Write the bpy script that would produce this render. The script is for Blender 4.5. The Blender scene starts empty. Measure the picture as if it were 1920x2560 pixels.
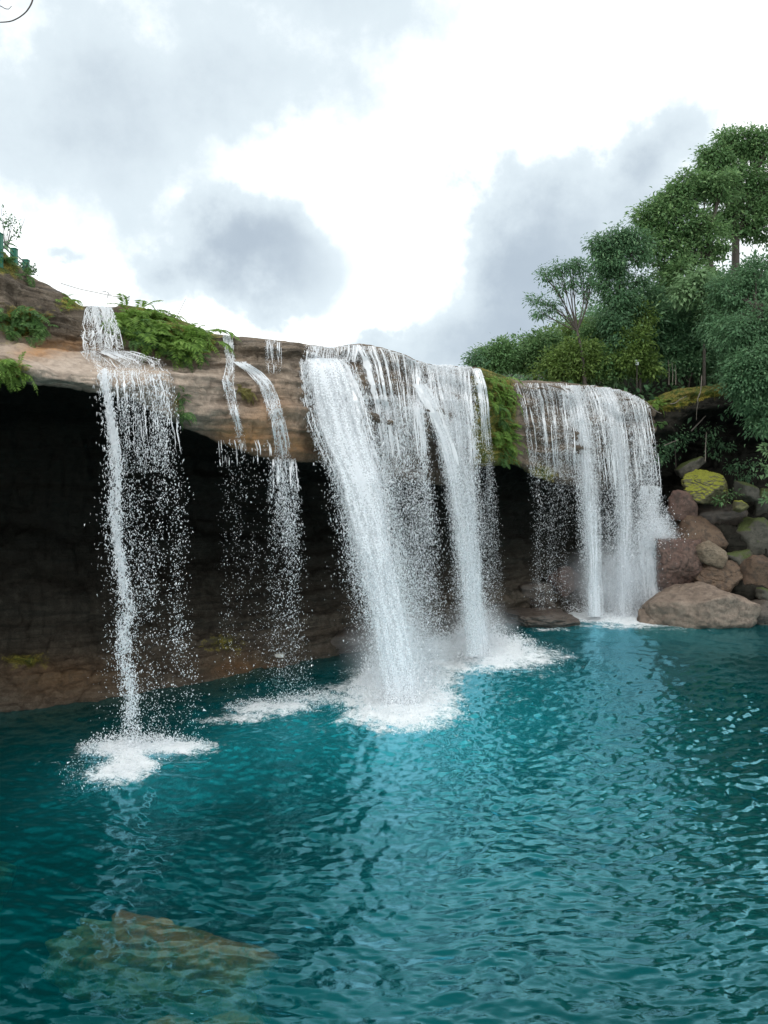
import bpy, math
import numpy as np
from mathutils import Vector
from mathutils.bvhtree import BVHTree

R = math.radians
SC = bpy.context.scene
COL = SC.collection
# ------------------------------------------------------------------ camera, sky, sun, exposure
F, U0, HZ, CH = 1950.0, 960.0, 1200.0, 6.0      # focal length in photo pixels, centre column, horizon row, eye height
cam = bpy.data.cameras.new('camera')
cam.sensor_fit = 'AUTO'; cam.sensor_width = 36.0
cam.lens = F / 2560.0 * 36.0
cam.shift_y = (HZ - 1280.0) / 2560.0
cam.clip_start = 0.1; cam.clip_end = 2000.0
co = bpy.data.objects.new('camera', cam); COL.objects.link(co)
co.location = (0, 0, CH); co.rotation_euler = (R(90), 0, 0)
SC.camera = co

SUN_EL, SUN_AZ = R(52), R(205)                  # azimuth clockwise from +Y: behind the camera, slightly to its left
world = bpy.data.worlds.new('World'); SC.world = world; world.use_nodes = True
W = world.node_tree; W.nodes.clear()


class NT:
    """tiny helper for writing node trees"""
    def __init__(s, tree): s.t = tree
    def n(s, typ, **kw):
        nd = s.t.nodes.new(typ)
        for k, v in kw.items():
            if k == 'ins':
                for kk, vv in v.items():
                    sock = nd.inputs[kk]
                    if hasattr(vv, 'is_output'): s.t.links.new(vv, sock)
                    else: sock.default_value = vv
            else: setattr(nd, k, v)
        return nd
    def math(s, op, a, b=0.0, c=0.0, clamp=False):
        nd = s.n('ShaderNodeMath', operation=op, use_clamp=clamp)
        for i, x in enumerate((a, b, c)):
            if hasattr(x, 'is_output'): s.t.links.new(x, nd.inputs[i])
            else: nd.inputs[i].default_value = x
        return nd.outputs[0]
    def vmath(s, op, a, b=(0, 0, 0)):
        nd = s.n('ShaderNodeVectorMath', operation=op)
        for i, x in enumerate((a, b)):
            if hasattr(x, 'is_output'): s.t.links.new(x, nd.inputs[i])
            else: nd.inputs[i].default_value = x
        return nd.outputs[1] if op == 'LENGTH' else nd.outputs[0]
    def mix(s, fac, a, b):
        nd = s.n('ShaderNodeMix', data_type='RGBA')
        for k, x in ((0, fac), (6, a), (7, b)):
            if hasattr(x, 'is_output'): s.t.links.new(x, nd.inputs[k])
            else: nd.inputs[k].default_value = x if k == 0 else (*x, 1.0)[:4]
        return nd.outputs[2]
    def noise(s, vec, scale, detail=2.0, rough=0.5, col=False, dist=0.0):
        nd = s.n('ShaderNodeTexNoise')
        s.t.links.new(vec, nd.inputs['Vector'])
        nd.inputs['Scale'].default_value = scale; nd.inputs['Detail'].default_value = detail
        nd.inputs['Roughness'].default_value = rough; nd.inputs['Distortion'].default_value = dist
        return nd.outputs['Color' if col else 'Fac']
    def smooth(s, x, lo, hi, a=0.0, b=1.0):
        nd = s.n('ShaderNodeMapRange', interpolation_type='SMOOTHSTEP')
        s.t.links.new(x, nd.inputs[0])
        for i, v in zip((1, 2, 3, 4), (lo, hi, a, b)): nd.inputs[i].default_value = v
        return nd.outputs[0]


w = NT(W)
tc = w.n('ShaderNodeTexCoord').outputs['Generated']
nz1 = w.noise(tc, 3.2, 4.0, 0.55, col=True)
nz2 = w.noise(tc, 11.0, 5.0, 0.6, col=True)
warp = w.vmath('ADD', w.vmath('MULTIPLY', w.vmath('SUBTRACT', nz1, (.5, .5, .5)), (.22, .22, .22)), w.vmath('MULTIPLY', w.vmath('SUBTRACT', nz2, (.5, .5, .5)), (.10, .10, .10)))
dirw = w.vmath('ADD', tc, warp)
CLOUDS = [  # photo column, row, half width, half height, darkness
    (600, 660, 190, 88, .66), (560, 600, 130, 75, .3), (700, 640, 190, 80, .22), (640, 740, 170, 40, .2),
    (1330, 570, 120, 180, .55), (1490, 620, 250, 180, .5), (1240, 800, 240, 130, .52), (1640, 310, 130, 70, .6), (1570, 440, 150, 80, .35),
    (1000, 880, 330, 70, .45), (930, 820, 60, 25, .3), (1480, 860, 300, 120, .3),
    (330, 130, 620, 170, .26), (60, 370, 330, 180, .36), (720, 260, 300, 90, .26), (150, 665, 60, 16, .3), (900, 20, 330, 70, .26), (330, 330, 330, 120, .14),
]
acc = None
for (u, v, ru, rv, amp) in CLOUDS:
    d = Vector(((u - U0) / F, 1.0, (HZ - v) / F)); k = 1 / d.length; d.normalize()
    rx, rz = ru / F * k, rv / F * k
    q = w.vmath('MULTIPLY', w.vmath('SUBTRACT', dirw, tuple(d)), (1 / rx, 2 / (rx + rz), 1 / rz))
    m = w.smooth(w.vmath('LENGTH', q), 0.0, 1.9, amp * .88, 0.0)
    acc = m if acc is None else w.math('ADD', acc, m)
gen = w.smooth(w.noise(tc, 2.3, 6.0, 0.55), 0.44, 0.74, 0.0, 0.28)      # broken cloud over the whole dome
fine = w.math('MULTIPLY', w.math('SUBTRACT', w.noise(tc, 5.5, 9.0, 0.66), 0.5), 0.8)
dark = w.math('ADD', w.math('ADD', acc, gen), fine, clamp=True)
sky = w.n('ShaderNodeTexSky', sky_type='NISHITA', sun_disc=False, sun_elevation=SUN_EL, sun_rotation=SUN_AZ)
cloud = w.mix(w.smooth(dark, .25, 1.05), w.mix(w.smooth(dark, 0, .35), (16.0, 16.4, 16.3), (8.6, 9.7, 10.3)), (5.1, 6.0, 6.9))
skyc = w.mix(0.90, sky.outputs[0], cloud)
bg = w.n('ShaderNodeBackground', ins={'Color': skyc, 'Strength': 0.1})
wo = w.n('ShaderNodeOutputWorld'); W.links.new(bg.outputs[0], wo.inputs[0])

sl = bpy.data.lights.new('sun', 'SUN'); sl.energy = 1.1; sl.angle = R(12); sl.color = (1.0, 0.97, 0.92)
so = bpy.data.objects.new('sun', sl); COL.objects.link(so)
sd = Vector((math.sin(SUN_AZ) * math.cos(SUN_EL), math.cos(SUN_AZ) * math.cos(SUN_EL), math.sin(SUN_EL)))
so.rotation_euler = (-sd).to_track_quat('-Z', 'Y').to_euler()
SC.view_settings.view_transform = 'Standard'; SC.view_settings.look = 'None'
SC.view_settings.exposure = 0.0; SC.view_settings.gamma = 1.0; SC.view_settings.use_curve_mapping = False
SC.cycles.transparent_max_bounces = 24
SC.cycles.max_bounces = 8; SC.cycles.volume_bounces = 3
SC.cycles.use_denoising = True

# ------------------------------------------------------------------ helpers
rng = np.random.default_rng(7)


def P(u, v, Y):
    """world point seen at photo pixel (u, v) at distance Y"""
    u, v, Y = np.broadcast_arrays(np.asarray(u, float), np.asarray(v, float), np.asarray(Y, float))
    return np.stack([(u - U0) / F * Y, Y, CH - (v - HZ) / F * Y], -1)


_perm = np.random.default_rng(3).permutation(256); _perm = np.concatenate([_perm, _perm, _perm])
_g3 = np.random.default_rng(4).normal(size=(256, 3)); _g3 /= np.linalg.norm(_g3, axis=1)[:, None]


def noise3(p):
    """gradient noise, about -0.7..0.7"""
    p = np.asarray(p, float); sh = p.shape[:-1]; p = p.reshape(-1, 3)
    i = np.floor(p).astype(np.int64); f = p - i; i &= 255
    t = f * f * f * (f * (f * 6 - 15) + 10)
    out = np.zeros(len(p))
    for dx in (0, 1):
        wx = t[:, 0] if dx else 1 - t[:, 0]
        for dy in (0, 1):
            wy = t[:, 1] if dy else 1 - t[:, 1]
            a = _perm[_perm[(i[:, 0] + dx) & 255] + ((i[:, 1] + dy) & 255)]
            for dz in (0, 1):
                wz = t[:, 2] if dz else 1 - t[:, 2]
                g = _g3[_perm[a + ((i[:, 2] + dz) & 255)]]
                out += wx * wy * wz * (g[:, 0] * (f[:, 0] - dx) + g[:, 1] * (f[:, 1] - dy) + g[:, 2] * (f[:, 2] - dz))
    return out.reshape(sh)


def fbm(p, o=4, r=0.5):
    s, a = 0, 1.0
    for k in range(o):
        s = s + a * noise3(p * (2.03 ** k) + 17.3 * k); a *= r
    return s


def noise2(x, y, z=0.5):
    return noise3(np.stack([x, y, np.full_like(x, z)], -1))


def mk(name, V, Fc, mat=None, parent=None, attrs=None, cattr=None, smooth=False, link=True):
    """one mesh object from numpy arrays; Fc is an array or a list of arrays of faces"""
    V = np.ascontiguousarray(V, np.float32).reshape(-1, 3)
    if not isinstance(Fc, (list, tuple)): Fc = [Fc]
    Fc = [np.asarray(f, np.int32) for f in Fc if len(f)]
    me = bpy.data.meshes.new(name)
    me.vertices.add(len(V)); me.vertices.foreach_set('co', V.ravel())
    idx = np.concatenate([f.ravel() for f in Fc]); tot = np.concatenate([np.full(len(f), f.shape[1], np.int32) for f in Fc])
    me.loops.add(len(idx)); me.loops.foreach_set('vertex_index', idx.astype(np.int32))
    me.polygons.add(len(tot)); me.polygons.foreach_set('loop_start', (np.cumsum(tot) - tot).astype(np.int32))
    me.polygons.foreach_set('use_smooth', np.full(len(tot), bool(smooth)))
    for k, a in (attrs or {}).items():
        at = me.attributes.new(k, 'FLOAT', 'POINT'); at.data.foreach_set('value', np.ascontiguousarray(a, np.float32))
    for k, a in (cattr or {}).items():
        at = me.attributes.new(k, 'FLOAT_COLOR', 'POINT'); at.data.foreach_set('color', np.ascontiguousarray(a, np.float32).ravel())
    me.update(calc_edges=True)
    if mat: me.materials.append(mat)
    if not link: return me
    o = bpy.data.objects.new(name, me); COL.objects.link(o)
    if parent is not None:
        o.parent = parent
        o.matrix_parent_inverse = parent.matrix_world.inverted() if False else o.matrix_parent_inverse
        o.location = -parent.location if parent.type == 'EMPTY' and tuple(parent.location) != (0, 0, 0) else (0, 0, 0)
    return o


def tag(o, label=None, cat=None, group=None, kind=None):
    for k, v in (('label', label), ('category', cat), ('group', group), ('kind', kind)):
        if v: o[k] = v
    return o


def empty(name, loc=(0, 0, 0), label=None, cat=None, group=None):
    o = bpy.data.objects.new(name, None); COL.objects.link(o); o.location = tuple(float(x) for x in loc)
    o.empty_display_size = 0.2
    return tag(o, label, cat, group)


def grid_faces(nr, nc):
    a = (np.arange(nr - 1)[:, None] * nc + np.arange(nc - 1)[None]).ravel()
    return np.stack([a, a + 1, a + nc + 1, a + nc], 1)


def tube(pts, rad, n=6):
    """closed-end tube along a polyline -> verts, quads"""
    pts = np.asarray(pts, float); m = len(pts); rad = np.broadcast_to(np.asarray(rad, float), (m,))
    t = np.gradient(pts, axis=0); t /= np.linalg.norm(t, axis=1)[:, None] + 1e-9
    ref = np.array([.31, .83, .47]); a = np.cross(t, ref); a /= np.linalg.norm(a, axis=1)[:, None] + 1e-9
    b = np.cross(t, a); an = np.linspace(0, 2 * np.pi, n, endpoint=False)
    V = pts[:, None] + rad[:, None, None] * (a[:, None] * np.cos(an)[None, :, None] + b[:, None] * np.sin(an)[None, :, None])
    q = []
    for i in range(m - 1):
        for j in range(n):
            k = (j + 1) % n
            q.append((i * n + j, i * n + k, (i + 1) * n + k, (i + 1) * n + j))
    return V.reshape(-1, 3), np.array(q)


class Bag:
    """collects pieces into one mesh"""
    def __init__(s): s.v, s.f, s.n = [], [], 0
    def add(s, V, Fc): s.v.append(V); s.f.append(np.asarray(Fc) + s.n); s.n += len(V)
    def done(s, name, mat, parent=None, smooth=False, **k):
        by = {}
        for f in s.f: by.setdefault(f.shape[1], []).append(f)
        return mk(name, np.concatenate(s.v), [np.concatenate(x) for x in by.values()], mat, parent, smooth=smooth, **k)


def curve_pts(pts, n):
    """smooth resample of a polyline"""
    pts = np.asarray(pts, float)
    t = np.linspace(0, len(pts) - 1, n); x = np.arange(len(pts))
    out = np.stack([np.interp(t, x, pts[:, k]) for k in range(pts.shape[1])], 1)
    for _ in range(2): out[1:-1] = .25 * out[:-2] + .5 * out[1:-1] + .25 * out[2:]
    return out


# ------------------------------------------------------------------ materials
def material(name):
    m = bpy.data.materials.new(name); m.use_nodes = True; m.node_tree.nodes.clear()
    nt = NT(m.node_tree); out = nt.n('ShaderNodeOutputMaterial')
    return m, nt, out


def mat_rock(name, c1, c2, c3, rough=.75, cliff=False, moss=0.0, mosscol=(.16, .19, .02), bump=.6, scale=1.0, strat=0.5, spec=.35):
    m, t, out = material(name)
    pos = t.n('ShaderNodeTexCoord').outputs['Object']
    n1 = t.noise(pos, .8 * scale, 5, .6); n2 = t.noise(pos, 4.5 * scale, 6, .65); n3 = t.noise(pos, 22 * scale, 4, .6)
    st = t.n('ShaderNodeMapping', ins={'Vector': pos, 'Scale': (.35, .35, 5.0)}).outputs[0]
    st = t.vmath('ADD', st, t.vmath('MULTIPLY', t.noise(pos, 1.2 * scale, 3, .5, col=True), (.6, .6, .8)))
    s1 = t.noise(st, 1.6 * scale, 6, .68)
    c = t.mix(t.smooth(n1, .35, .65), c1, c2)
    c = t.mix(t.math('MULTIPLY', t.smooth(n2, .46, .62), .9), c, c3)
    c = t.mix(t.math('MULTIPLY', t.smooth(s1, .50, .62), strat), c, tuple(x * .45 for x in c1))
    c = t.mix(t.smooth(n3, .35, .75, 0, .45), c, tuple(x * .35 for x in c1))
    c = t.mix(t.smooth(t.noise(pos, 60 * scale, 3, .6), .5, .75, 0, .5), c, tuple(min(1, x * 1.5) for x in c3))
    rg = rough
    if cliff:
        at = t.n('ShaderNodeAttribute', attribute_name='stain_shade'); sep = t.n('ShaderNodeSeparateColor'); t.t.links.new(at.outputs['Color'], sep.inputs[0])
        og, ms, dk, pl = sep.outputs[0], sep.outputs[1], sep.outputs[2], at.outputs['Alpha']
        c = t.mix(t.math('MULTIPLY', pl, t.smooth(n2, .25, .7, .5, 1.0)), c, (.50, .405, .33))
        c = t.mix(t.math('MULTIPLY', pl, t.smooth(s1, .57, .66, 0, .6)), c, (.16, .12, .09))
        c = t.mix(t.math('MULTIPLY', og, t.smooth(n2, .3, .6, .45, 1.0)), c, (.40, .20, .075))
        c = t.mix(t.math('MULTIPLY', dk, .98), c, t.mix(n2, (.010, .0095, .009), (.019, .021, .017)))  # near-black blend: hollow's shade put into the colour, plus wet and stained rock
        mm = t.smooth(t.math('ADD', ms, t.math('MULTIPLY', t.math('SUBTRACT', n2, .5), .9)), .35, .6)
        c = t.mix(mm, c, t.mix(t.smooth(n2, .4, .62), t.mix(t.smooth(n3, .35, .65), (.035, .06, .012), (.10, .125, .02)), t.mix(t.smooth(n3, .4, .6), (.11, .085, .02), (.26, .22, .045))))
        rg = rough; spec = t.math('SUBTRACT', spec, t.math('MULTIPLY', dk, .3))  # specular drops with it so the painted shade stays dark
    elif moss:
        nz = t.n('ShaderNodeNewGeometry').outputs['Normal']; sp = t.n('ShaderNodeSeparateXYZ'); t.t.links.new(nz, sp.inputs[0])
        mm = t.smooth(t.math('ADD', t.math('ADD', sp.outputs[2], moss), t.math('SUBTRACT', n2, .5)), .45, .8)
        c = t.mix(mm, c, t.mix(t.smooth(n3, .3, .7), tuple(x * .55 for x in mosscol), mosscol))
    h = t.math('ADD', t.math('ADD', t.math('MULTIPLY', n2, .6), t.math('MULTIPLY', n3, .25)), t.math('MULTIPLY', s1, .8 * strat + .1))
    b = t.n('ShaderNodeBump', ins={'Height': h, 'Strength': bump, 'Distance': .12 / scale})
    p = t.n('ShaderNodeBsdfPrincipled', ins={'Base Color': c, 'Roughness': rg, 'Normal': b.outputs[0], 'Specular IOR Level': spec})
    t.t.links.new(p.outputs[0], out.inputs[0])
    return m


def mat_leaf(name, c1, c2, c3, trans=.35, rough=.5):
    m, t, out = material(name)
    rnd = t.n('ShaderNodeAttribute', attribute_name='rnd').outputs['Fac']
    oi = t.n('ShaderNodeObjectInfo').outputs['Random']
    r2 = t.math('FRACT', t.math('ADD', rnd, oi))
    c = t.mix(t.smooth(r2, 0, .65), c1, c2)
    c = t.mix(t.smooth(r2, .72, 1.0), c, c3)
    p = t.n('ShaderNodeBsdfPrincipled', ins={'Base Color': c, 'Roughness': rough, 'Specular IOR Level': .35})
    tr = t.n('ShaderNodeBsdfTranslucent', ins={'Color': t.mix(.5, c, c3)})
    mx = t.n('ShaderNodeMixShader', ins={0: trans, 1: p.outputs[0], 2: tr.outputs[0]})
    t.t.links.new(mx.outputs[0], out.inputs[0])
    return m


def mat_plain(name, c1, c2=None, scale=8.0, rough=.7, bump=.3):
    m, t, out = material(name)
    pos = t.n('ShaderNodeTexCoord').outputs['Object']
    n = t.noise(pos, scale, 5, .6)
    c = t.mix(n, c1, c2 or tuple(x * .5 for x in c1))
    b = t.n('ShaderNodeBump', ins={'Height': n, 'Strength': bump, 'Distance': .02})
    p = t.n('ShaderNodeBsdfPrincipled', ins={'Base Color': c, 'Roughness': rough, 'Normal': b.outputs[0]})
    t.t.links.new(p.outputs[0], out.inputs[0])
    return m


def mat_drops():
    m, t, out = material('white_water')
    d = t.n('ShaderNodeBsdfDiffuse', ins={'Color': (.93, .95, .97, 1)})
    tr = t.n('ShaderNodeBsdfTranslucent', ins={'Color': (.93, .95, .97, 1)})
    g = t.n('ShaderNodeBsdfGlossy', ins={'Color': (1, 1, 1, 1), 'Roughness': .25})
    a = t.n('ShaderNodeMixShader', ins={0: .45, 1: d.outputs[0], 2: tr.outputs[0]})
    b = t.n('ShaderNodeMixShader', ins={0: .06, 1: a.outputs[0], 2: g.outputs[0]})
    t.t.links.new(b.outputs[0], out.inputs[0])
    return m


def mat_sheet():
    """falling sheet of aerated water: white where threads run, clear between them"""
    m, t, out = material('falling_sheet')
    st = t.n('ShaderNodeAttribute', attribute_name='flow'); de = t.n('ShaderNodeAttribute', attribute_name='dens').outputs['Fac']
    v = st.outputs['Vector']
    a = t.noise(t.n('ShaderNodeMapping', ins={'Vector': v, 'Scale': (7, .55, 1)}).outputs[0], 1.0, 4, .65)
    b = t.noise(t.n('ShaderNodeMapping', ins={'Vector': v, 'Scale': (22, 3.0, 1)}).outputs[0], 1.0, 4, .7)
    c = t.noise(t.n('ShaderNodeMapping', ins={'Vector': v, 'Scale': (26, 17, 1)}).outputs[0], 1.0, 3, .6)
    s = t.math('ADD', t.math('ADD', t.math('MULTIPLY', a, .9), t.math('MULTIPLY', b, .6)), t.math('MULTIPLY', c, .9))   # mean 1.2
    al = t.smooth(t.math('ADD', s, t.math('MULTIPLY', de, 1.0)), 1.55, 2.0)
    al = t.math('MULTIPLY', al, t.smooth(de, 0.02, .25))
    d = t.n('ShaderNodeBsdfDiffuse', ins={'Color': (.90, .93, .96, 1)}); tr = t.n('ShaderNodeBsdfTranslucent', ins={'Color': (.9, .93, .96, 1)})
    w_ = t.n('ShaderNodeMixShader', ins={0: .4, 1: d.outputs[0], 2: tr.outputs[0]})
    x = t.n('ShaderNodeMixShader', ins={0: al, 1: t.n('ShaderNodeBsdfTransparent').outputs[0], 2: w_.outputs[0]})
    t.t.links.new(x.outputs[0], out.inputs[0])
    return m


def mat_pool():
    m, t, out = material('pool_water')
    pos = t.n('ShaderNodeTexCoord').outputs['Object']
    fo = t.n('ShaderNodeAttribute', attribute_name='foam').outputs['Fac']
    ae = t.n('ShaderNodeAttribute', attribute_name='aerated').outputs['Fac']
    n1 = t.noise(t.n('ShaderNodeMapping', ins={'Vector': pos, 'Scale': (1.0, 1.6, 1), 'Rotation': (0, 0, .25)}).outputs[0], 6.0, 4, .55, dist=.6)
    n2 = t.noise(pos, 26.0, 3, .5)
    h = t.math('ADD', t.math('MULTIPLY', n1, 1.0), t.math('MULTIPLY', n2, .16))
    b = t.n('ShaderNodeBump', ins={'Height': h, 'Strength': .10, 'Distance': .08})
    big = t.noise(pos, .22, 3, .5)
    body = t.mix(t.smooth(big, .35, .65), (.0, .062, .064), (.0, .098, .106))
    body = t.mix(ae, body, (.02, .36, .42))
    dif = t.n('ShaderNodeBsdfDiffuse', ins={'Color': body})
    tp = t.n('ShaderNodeBsdfTransparent', ins={'Color': (.74, .88, .70, 1)})
    und = t.n('ShaderNodeMixShader', ins={0: t.math('ADD', .45, t.math('MULTIPLY', ae, .5)), 1: tp.outputs[0], 2: dif.outputs[0]})
    lw = t.n('ShaderNodeLayerWeight', ins={'Blend': .5, 'Normal': b.outputs[0]}).outputs['Facing']
    fr = t.math('MINIMUM', t.math('ADD', .006, t.math('MULTIPLY', t.math('POWER', lw, 4.0), 3.4)), .5)
    gl = t.n('ShaderNodeBsdfGlossy', ins={'Roughness': .04, 'Normal': b.outputs[0], 'Color': (.38, .84, 1, 1)})
    wa = t.n('ShaderNodeMixShader', ins={0: fr, 1: und.outputs[0], 2: gl.outputs[0]})
    f1 = t.noise(pos, 4.0, 6, .72, dist=.8); f2 = t.noise(pos, 21.0, 5, .75)
    fm = t.smooth(t.math('ADD', fo, t.math('ADD', t.math('MULTIPLY', t.math('SUBTRACT', f1, .5), 1.7), t.math('MULTIPLY', t.math('SUBTRACT', f2, .5), 1.3))), .36, .98)
    fb = t.n('ShaderNodeBump', ins={'Height': f2, 'Strength': .8, 'Distance': .08})
    wh = t.n('ShaderNodeBsdfDiffuse', ins={'Color': (.90, .94, .96, 1), 'Normal': fb.outputs[0]})
    fin = t.n('ShaderNodeMixShader', ins={0: fm, 1: wa.outputs[0], 2: wh.outputs[0]})
    t.t.links.new(fin.outputs[0], out.inputs[0])
    return m


def mat_mist(name, dens):
    m, t, out = material(name)
    pos = t.n('ShaderNodeTexCoord').outputs['Object']
    r = t.vmath('LENGTH', pos)
    n = t.noise(pos, 2.2, 3, .6)
    d = t.math('MULTIPLY', t.smooth(r, .15, 1.0, 1, 0), t.smooth(n, .3, .75, .2, 1.2))
    v = t.n('ShaderNodeVolumePrincipled', ins={'Color': (.95, .97, 1, 1), 'Density': t.math('MULTIPLY', d, dens), 'Anisotropy': .0})
    t.t.links.new(v.outputs[0], out.inputs['Volume'])
    return m


M = {}
M['cliff'] = mat_rock('sandstone_cliff', (.122, .094, .068), (.215, .163, .118), (.30, .242, .185), cliff=True, strat=.8, bump=1.0)
M['drops'] = mat_drops(); M['sheet'] = mat_sheet(); M['pool'] = mat_pool()
M['bed'] = mat_plain('pool_bed', (.012, .045, .045), (.02, .06, .055), .6)
M['tan'] = mat_rock('tan_boulder', (.20, .15, .115), (.27, .21, .165), (.13, .10, .08), strat=.2, bump=.7)
M['pink'] = mat_rock('reddish_boulder', (.125, .072, .058), (.155, .098, .078), (.07, .05, .042), strat=.25, bump=.8)
M['brown'] = mat_rock('brown_boulder', (.115, .072, .048), (.155, .105, .07), (.065, .048, .036), strat=.3, bump=.8)
M['striped'] = mat_rock('striated_boulder', (.19, .145, .10), (.25, .20, .145), (.11, .085, .06), strat=.8, bump=1.0, scale=2.2)
M['grey'] = mat_rock('grey_boulder', (.065, .06, .048), (.095, .088, .07), (.045, .044, .034), strat=.3, bump=.6, moss=.05, mosscol=(.07, .09, .025))
M['mossy'] = mat_rock('mossy_boulder', (.12, .11, .06), (.17, .16, .07), (.09, .08, .05), strat=.5, bump=.8, moss=.32, mosscol=(.25, .26, .03), scale=1.4)
M['wet'] = mat_rock('wet_dark_rock', (.085, .068, .055), (.11, .09, .075), (.06, .05, .045), rough=.4, strat=.5, bump=.7)
M['sunk'] = mat_rock('submerged_rock', (.70, .22, .045), (.52, .27, .06), (.16, .17, .04), strat=.2, bump=.8)
M['leaf'] = mat_leaf('broad_leaf', (.070, .145, .052), (.125, .25, .095), (.25, .39, .16))
M['leaf_dark'] = mat_leaf('dark_leaf', (.052, .125, .058), (.098, .21, .098), (.20, .34, .17))
M['leaf_lit'] = mat_leaf('yellow_green_leaf', (.075, .14, .03), (.125, .205, .045), (.20, .29, .075))
M['leaf_pale'] = mat_leaf('pale_leaf', (.11, .20, .09), (.17, .29, .13), (.28, .42, .22))
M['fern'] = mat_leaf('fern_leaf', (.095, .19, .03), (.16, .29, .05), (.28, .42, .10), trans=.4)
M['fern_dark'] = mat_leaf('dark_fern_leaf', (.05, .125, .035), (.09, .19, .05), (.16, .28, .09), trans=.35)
M['dry'] = mat_leaf('dry_grass', (.14, .13, .035), (.20, .18, .05), (.27, .24, .09), trans=.3)
M['bark'] = mat_plain('bark', (.085, .07, .055), (.04, .033, .028), 5)
M['twig'] = mat_plain('pale_twig', (.23, .20, .16), (.14, .12, .10), 9)
M['soil'] = mat_plain('forest_floor', (.030, .034, .016), (.018, .024, .012), 1.5, .9)
M['green_paint'] = mat_plain('green_paint', (.008, .17, .105), (.006, .12, .075), 6, .45, .05)
M['rail'] = mat_plain('dark_rail', (.03, .05, .045), (.02, .03, .03), 6, .5, .05)
M['white'] = mat_plain('white_plate', (.62, .68, .66), (.52, .58, .56), 6, .5, .05)
M['pale_stone'] = mat_plain('pale_stone', (.62, .58, .52), (.5, .46, .4), 12, .7)

# ------------------------------------------------------------------ cliff
T = lambda *kv: (np.array(kv[0::2], float), np.array(kv[1::2], float))
tb = {
    'v1': T(-1200, 545, -300, 590, 0, 612, 35, 650, 60, 674, 90, 690, 120, 704, 165, 733, 200, 757, 285, 761, 300, 752, 360, 762, 430, 785, 480, 806, 520, 830, 560, 836, 620, 838, 700, 848, 760, 855, 800, 858, 830, 863, 860, 857, 900, 858, 960, 868, 1010, 882, 1040, 897, 1090, 908, 1150, 913, 1180, 915, 1200, 914, 1225, 922, 1260, 936, 1300, 950, 1400, 951, 1500, 962, 1560, 974, 1600, 990, 1625, 1003, 1645, 985, 1690, 972, 1760, 965, 1850, 950, 2400, 900, 3200, 880),
    'v3': T(-1200, 860, 0, 848, 60, 856, 150, 868, 210, 880, 300, 892, 420, 912, 500, 920, 560, 922, 640, 905, 700, 900, 760, 898, 880, 905, 950, 930, 1050, 965, 1150, 985, 1200, 1000, 1300, 1010, 1450, 1020, 1600, 1050, 1660, 1020, 1760, 990, 1920, 980, 3200, 975),
    'v4': T(-1200, 900, 0, 885, 60, 895, 120, 925, 200, 938, 300, 945, 420, 930, 500, 935, 560, 940, 640, 960, 700, 960, 760, 960, 880, 965, 1000, 985, 1100, 1010, 1200, 1030, 1300, 1040, 1450, 1060, 1600, 1090, 1660, 1050, 1760, 1008, 1920, 995, 3200, 990),
    'v6': T(-1200, 980, 0, 945, 60, 955, 130, 965, 200, 975, 300, 995, 400, 1035, 470, 1080, 560, 1115, 650, 1148, 720, 1160, 790, 1160, 850, 1175, 950, 1200, 1100, 1220, 1200, 1170, 1290, 1160, 1340, 1195, 1400, 1215, 1500, 1230, 1600, 1210, 1660, 1110, 1720, 1045, 1800, 1025, 1920, 1015, 3200, 1010),
    'Yl': T(-1200, 11.3, -300, 14.5, 0, 16.3, 320, 18.3, 600, 20.3, 700, 21, 800, 22, 990, 23.8, 1100, 25.8, 1200, 28, 1300, 30.5, 1400, 32.8, 1500, 34.5, 1600, 36, 1650, 37, 1800, 37, 1920, 37, 2400, 36, 3200, 35),
    'd3': T(-1200, 2.5, 0, 2.2, 200, 2.0, 300, 2.0, 420, 1.6, 560, 1.0, 650, .6, 760, .5, 1050, .5, 1180, .3, 1300, .25, 1600, .25, 3200, .3),
    'd1': T(-1200, 1.4, 0, 1.2, 300, 1.2, 560, 1.0, 760, .5, 900, .6, 1180, .7, 1300, .9, 1600, .9, 1660, .8, 3200, 1),
    'd6': T(-1200, .3, 0, .3, 300, .4, 450, .5, 600, .25, 720, .3, 1200, .3, 1340, -.1, 1450, .3, 1600, .5, 1660, .8, 1720, 1.2, 3200, 1.4),
    'Ys': T(-1200, 15, -300, 18.5, 0, 20.2, 120, 20.6, 250, 21.3, 500, 23.4, 700, 25.2, 850, 26.8, 1000, 29, 1200, 31.5, 1300, 33, 1450, 35.8, 1600, 35.8, 1680, 33.8, 1920, 32.5, 2400, 31, 3200, 28),
    'z11': T(-1200, .5, 0, .45, 700, .6, 1450, .8, 1580, .9, 1700, 2.3, 3200, 2.6),
    'z10': T(-1200, 1.4, 0, 1.25, 250, 1.3, 700, 1.5, 1450, 1.7, 1580, 2.3, 1700, 5.0, 3200, 5.4),
    'o11': T(-1200, .7, 0, .7, 1450, .7, 1580, .8, 1700, 1.8, 3200, 2),
    'o10': T(-1200, 1.9, 0, 1.9, 1450, 1.9, 1580, 2.6, 1700, 4.6, 3200, 5),
    'o9': T(-1200, 5.5, 0, 5.5, 700, 5.5, 1200, 4, 1450, 2.8, 1580, 3.5, 1700, 7.5, 3200, 8),
}
cu = np.concatenate([np.arange(-1200, -90, 40), np.arange(-90, 2010, 4), np.arange(2010, 3201, 40)]).astype(float)
_fu = np.arange(-1300, 3301, 2.0)


def tab(k, u=None, sig=9):
    y = np.interp(_fu, *tb[k]); r = int(3 * sig / 2); ker = np.exp(-.5 * (np.arange(-r, r + 1) * 2 / sig) ** 2); ker /= ker.sum()
    y = np.convolve(np.pad(y, r, mode='edge'), ker, 'valid')
    return np.interp(cu if u is None else u, _fu, y)


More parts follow.
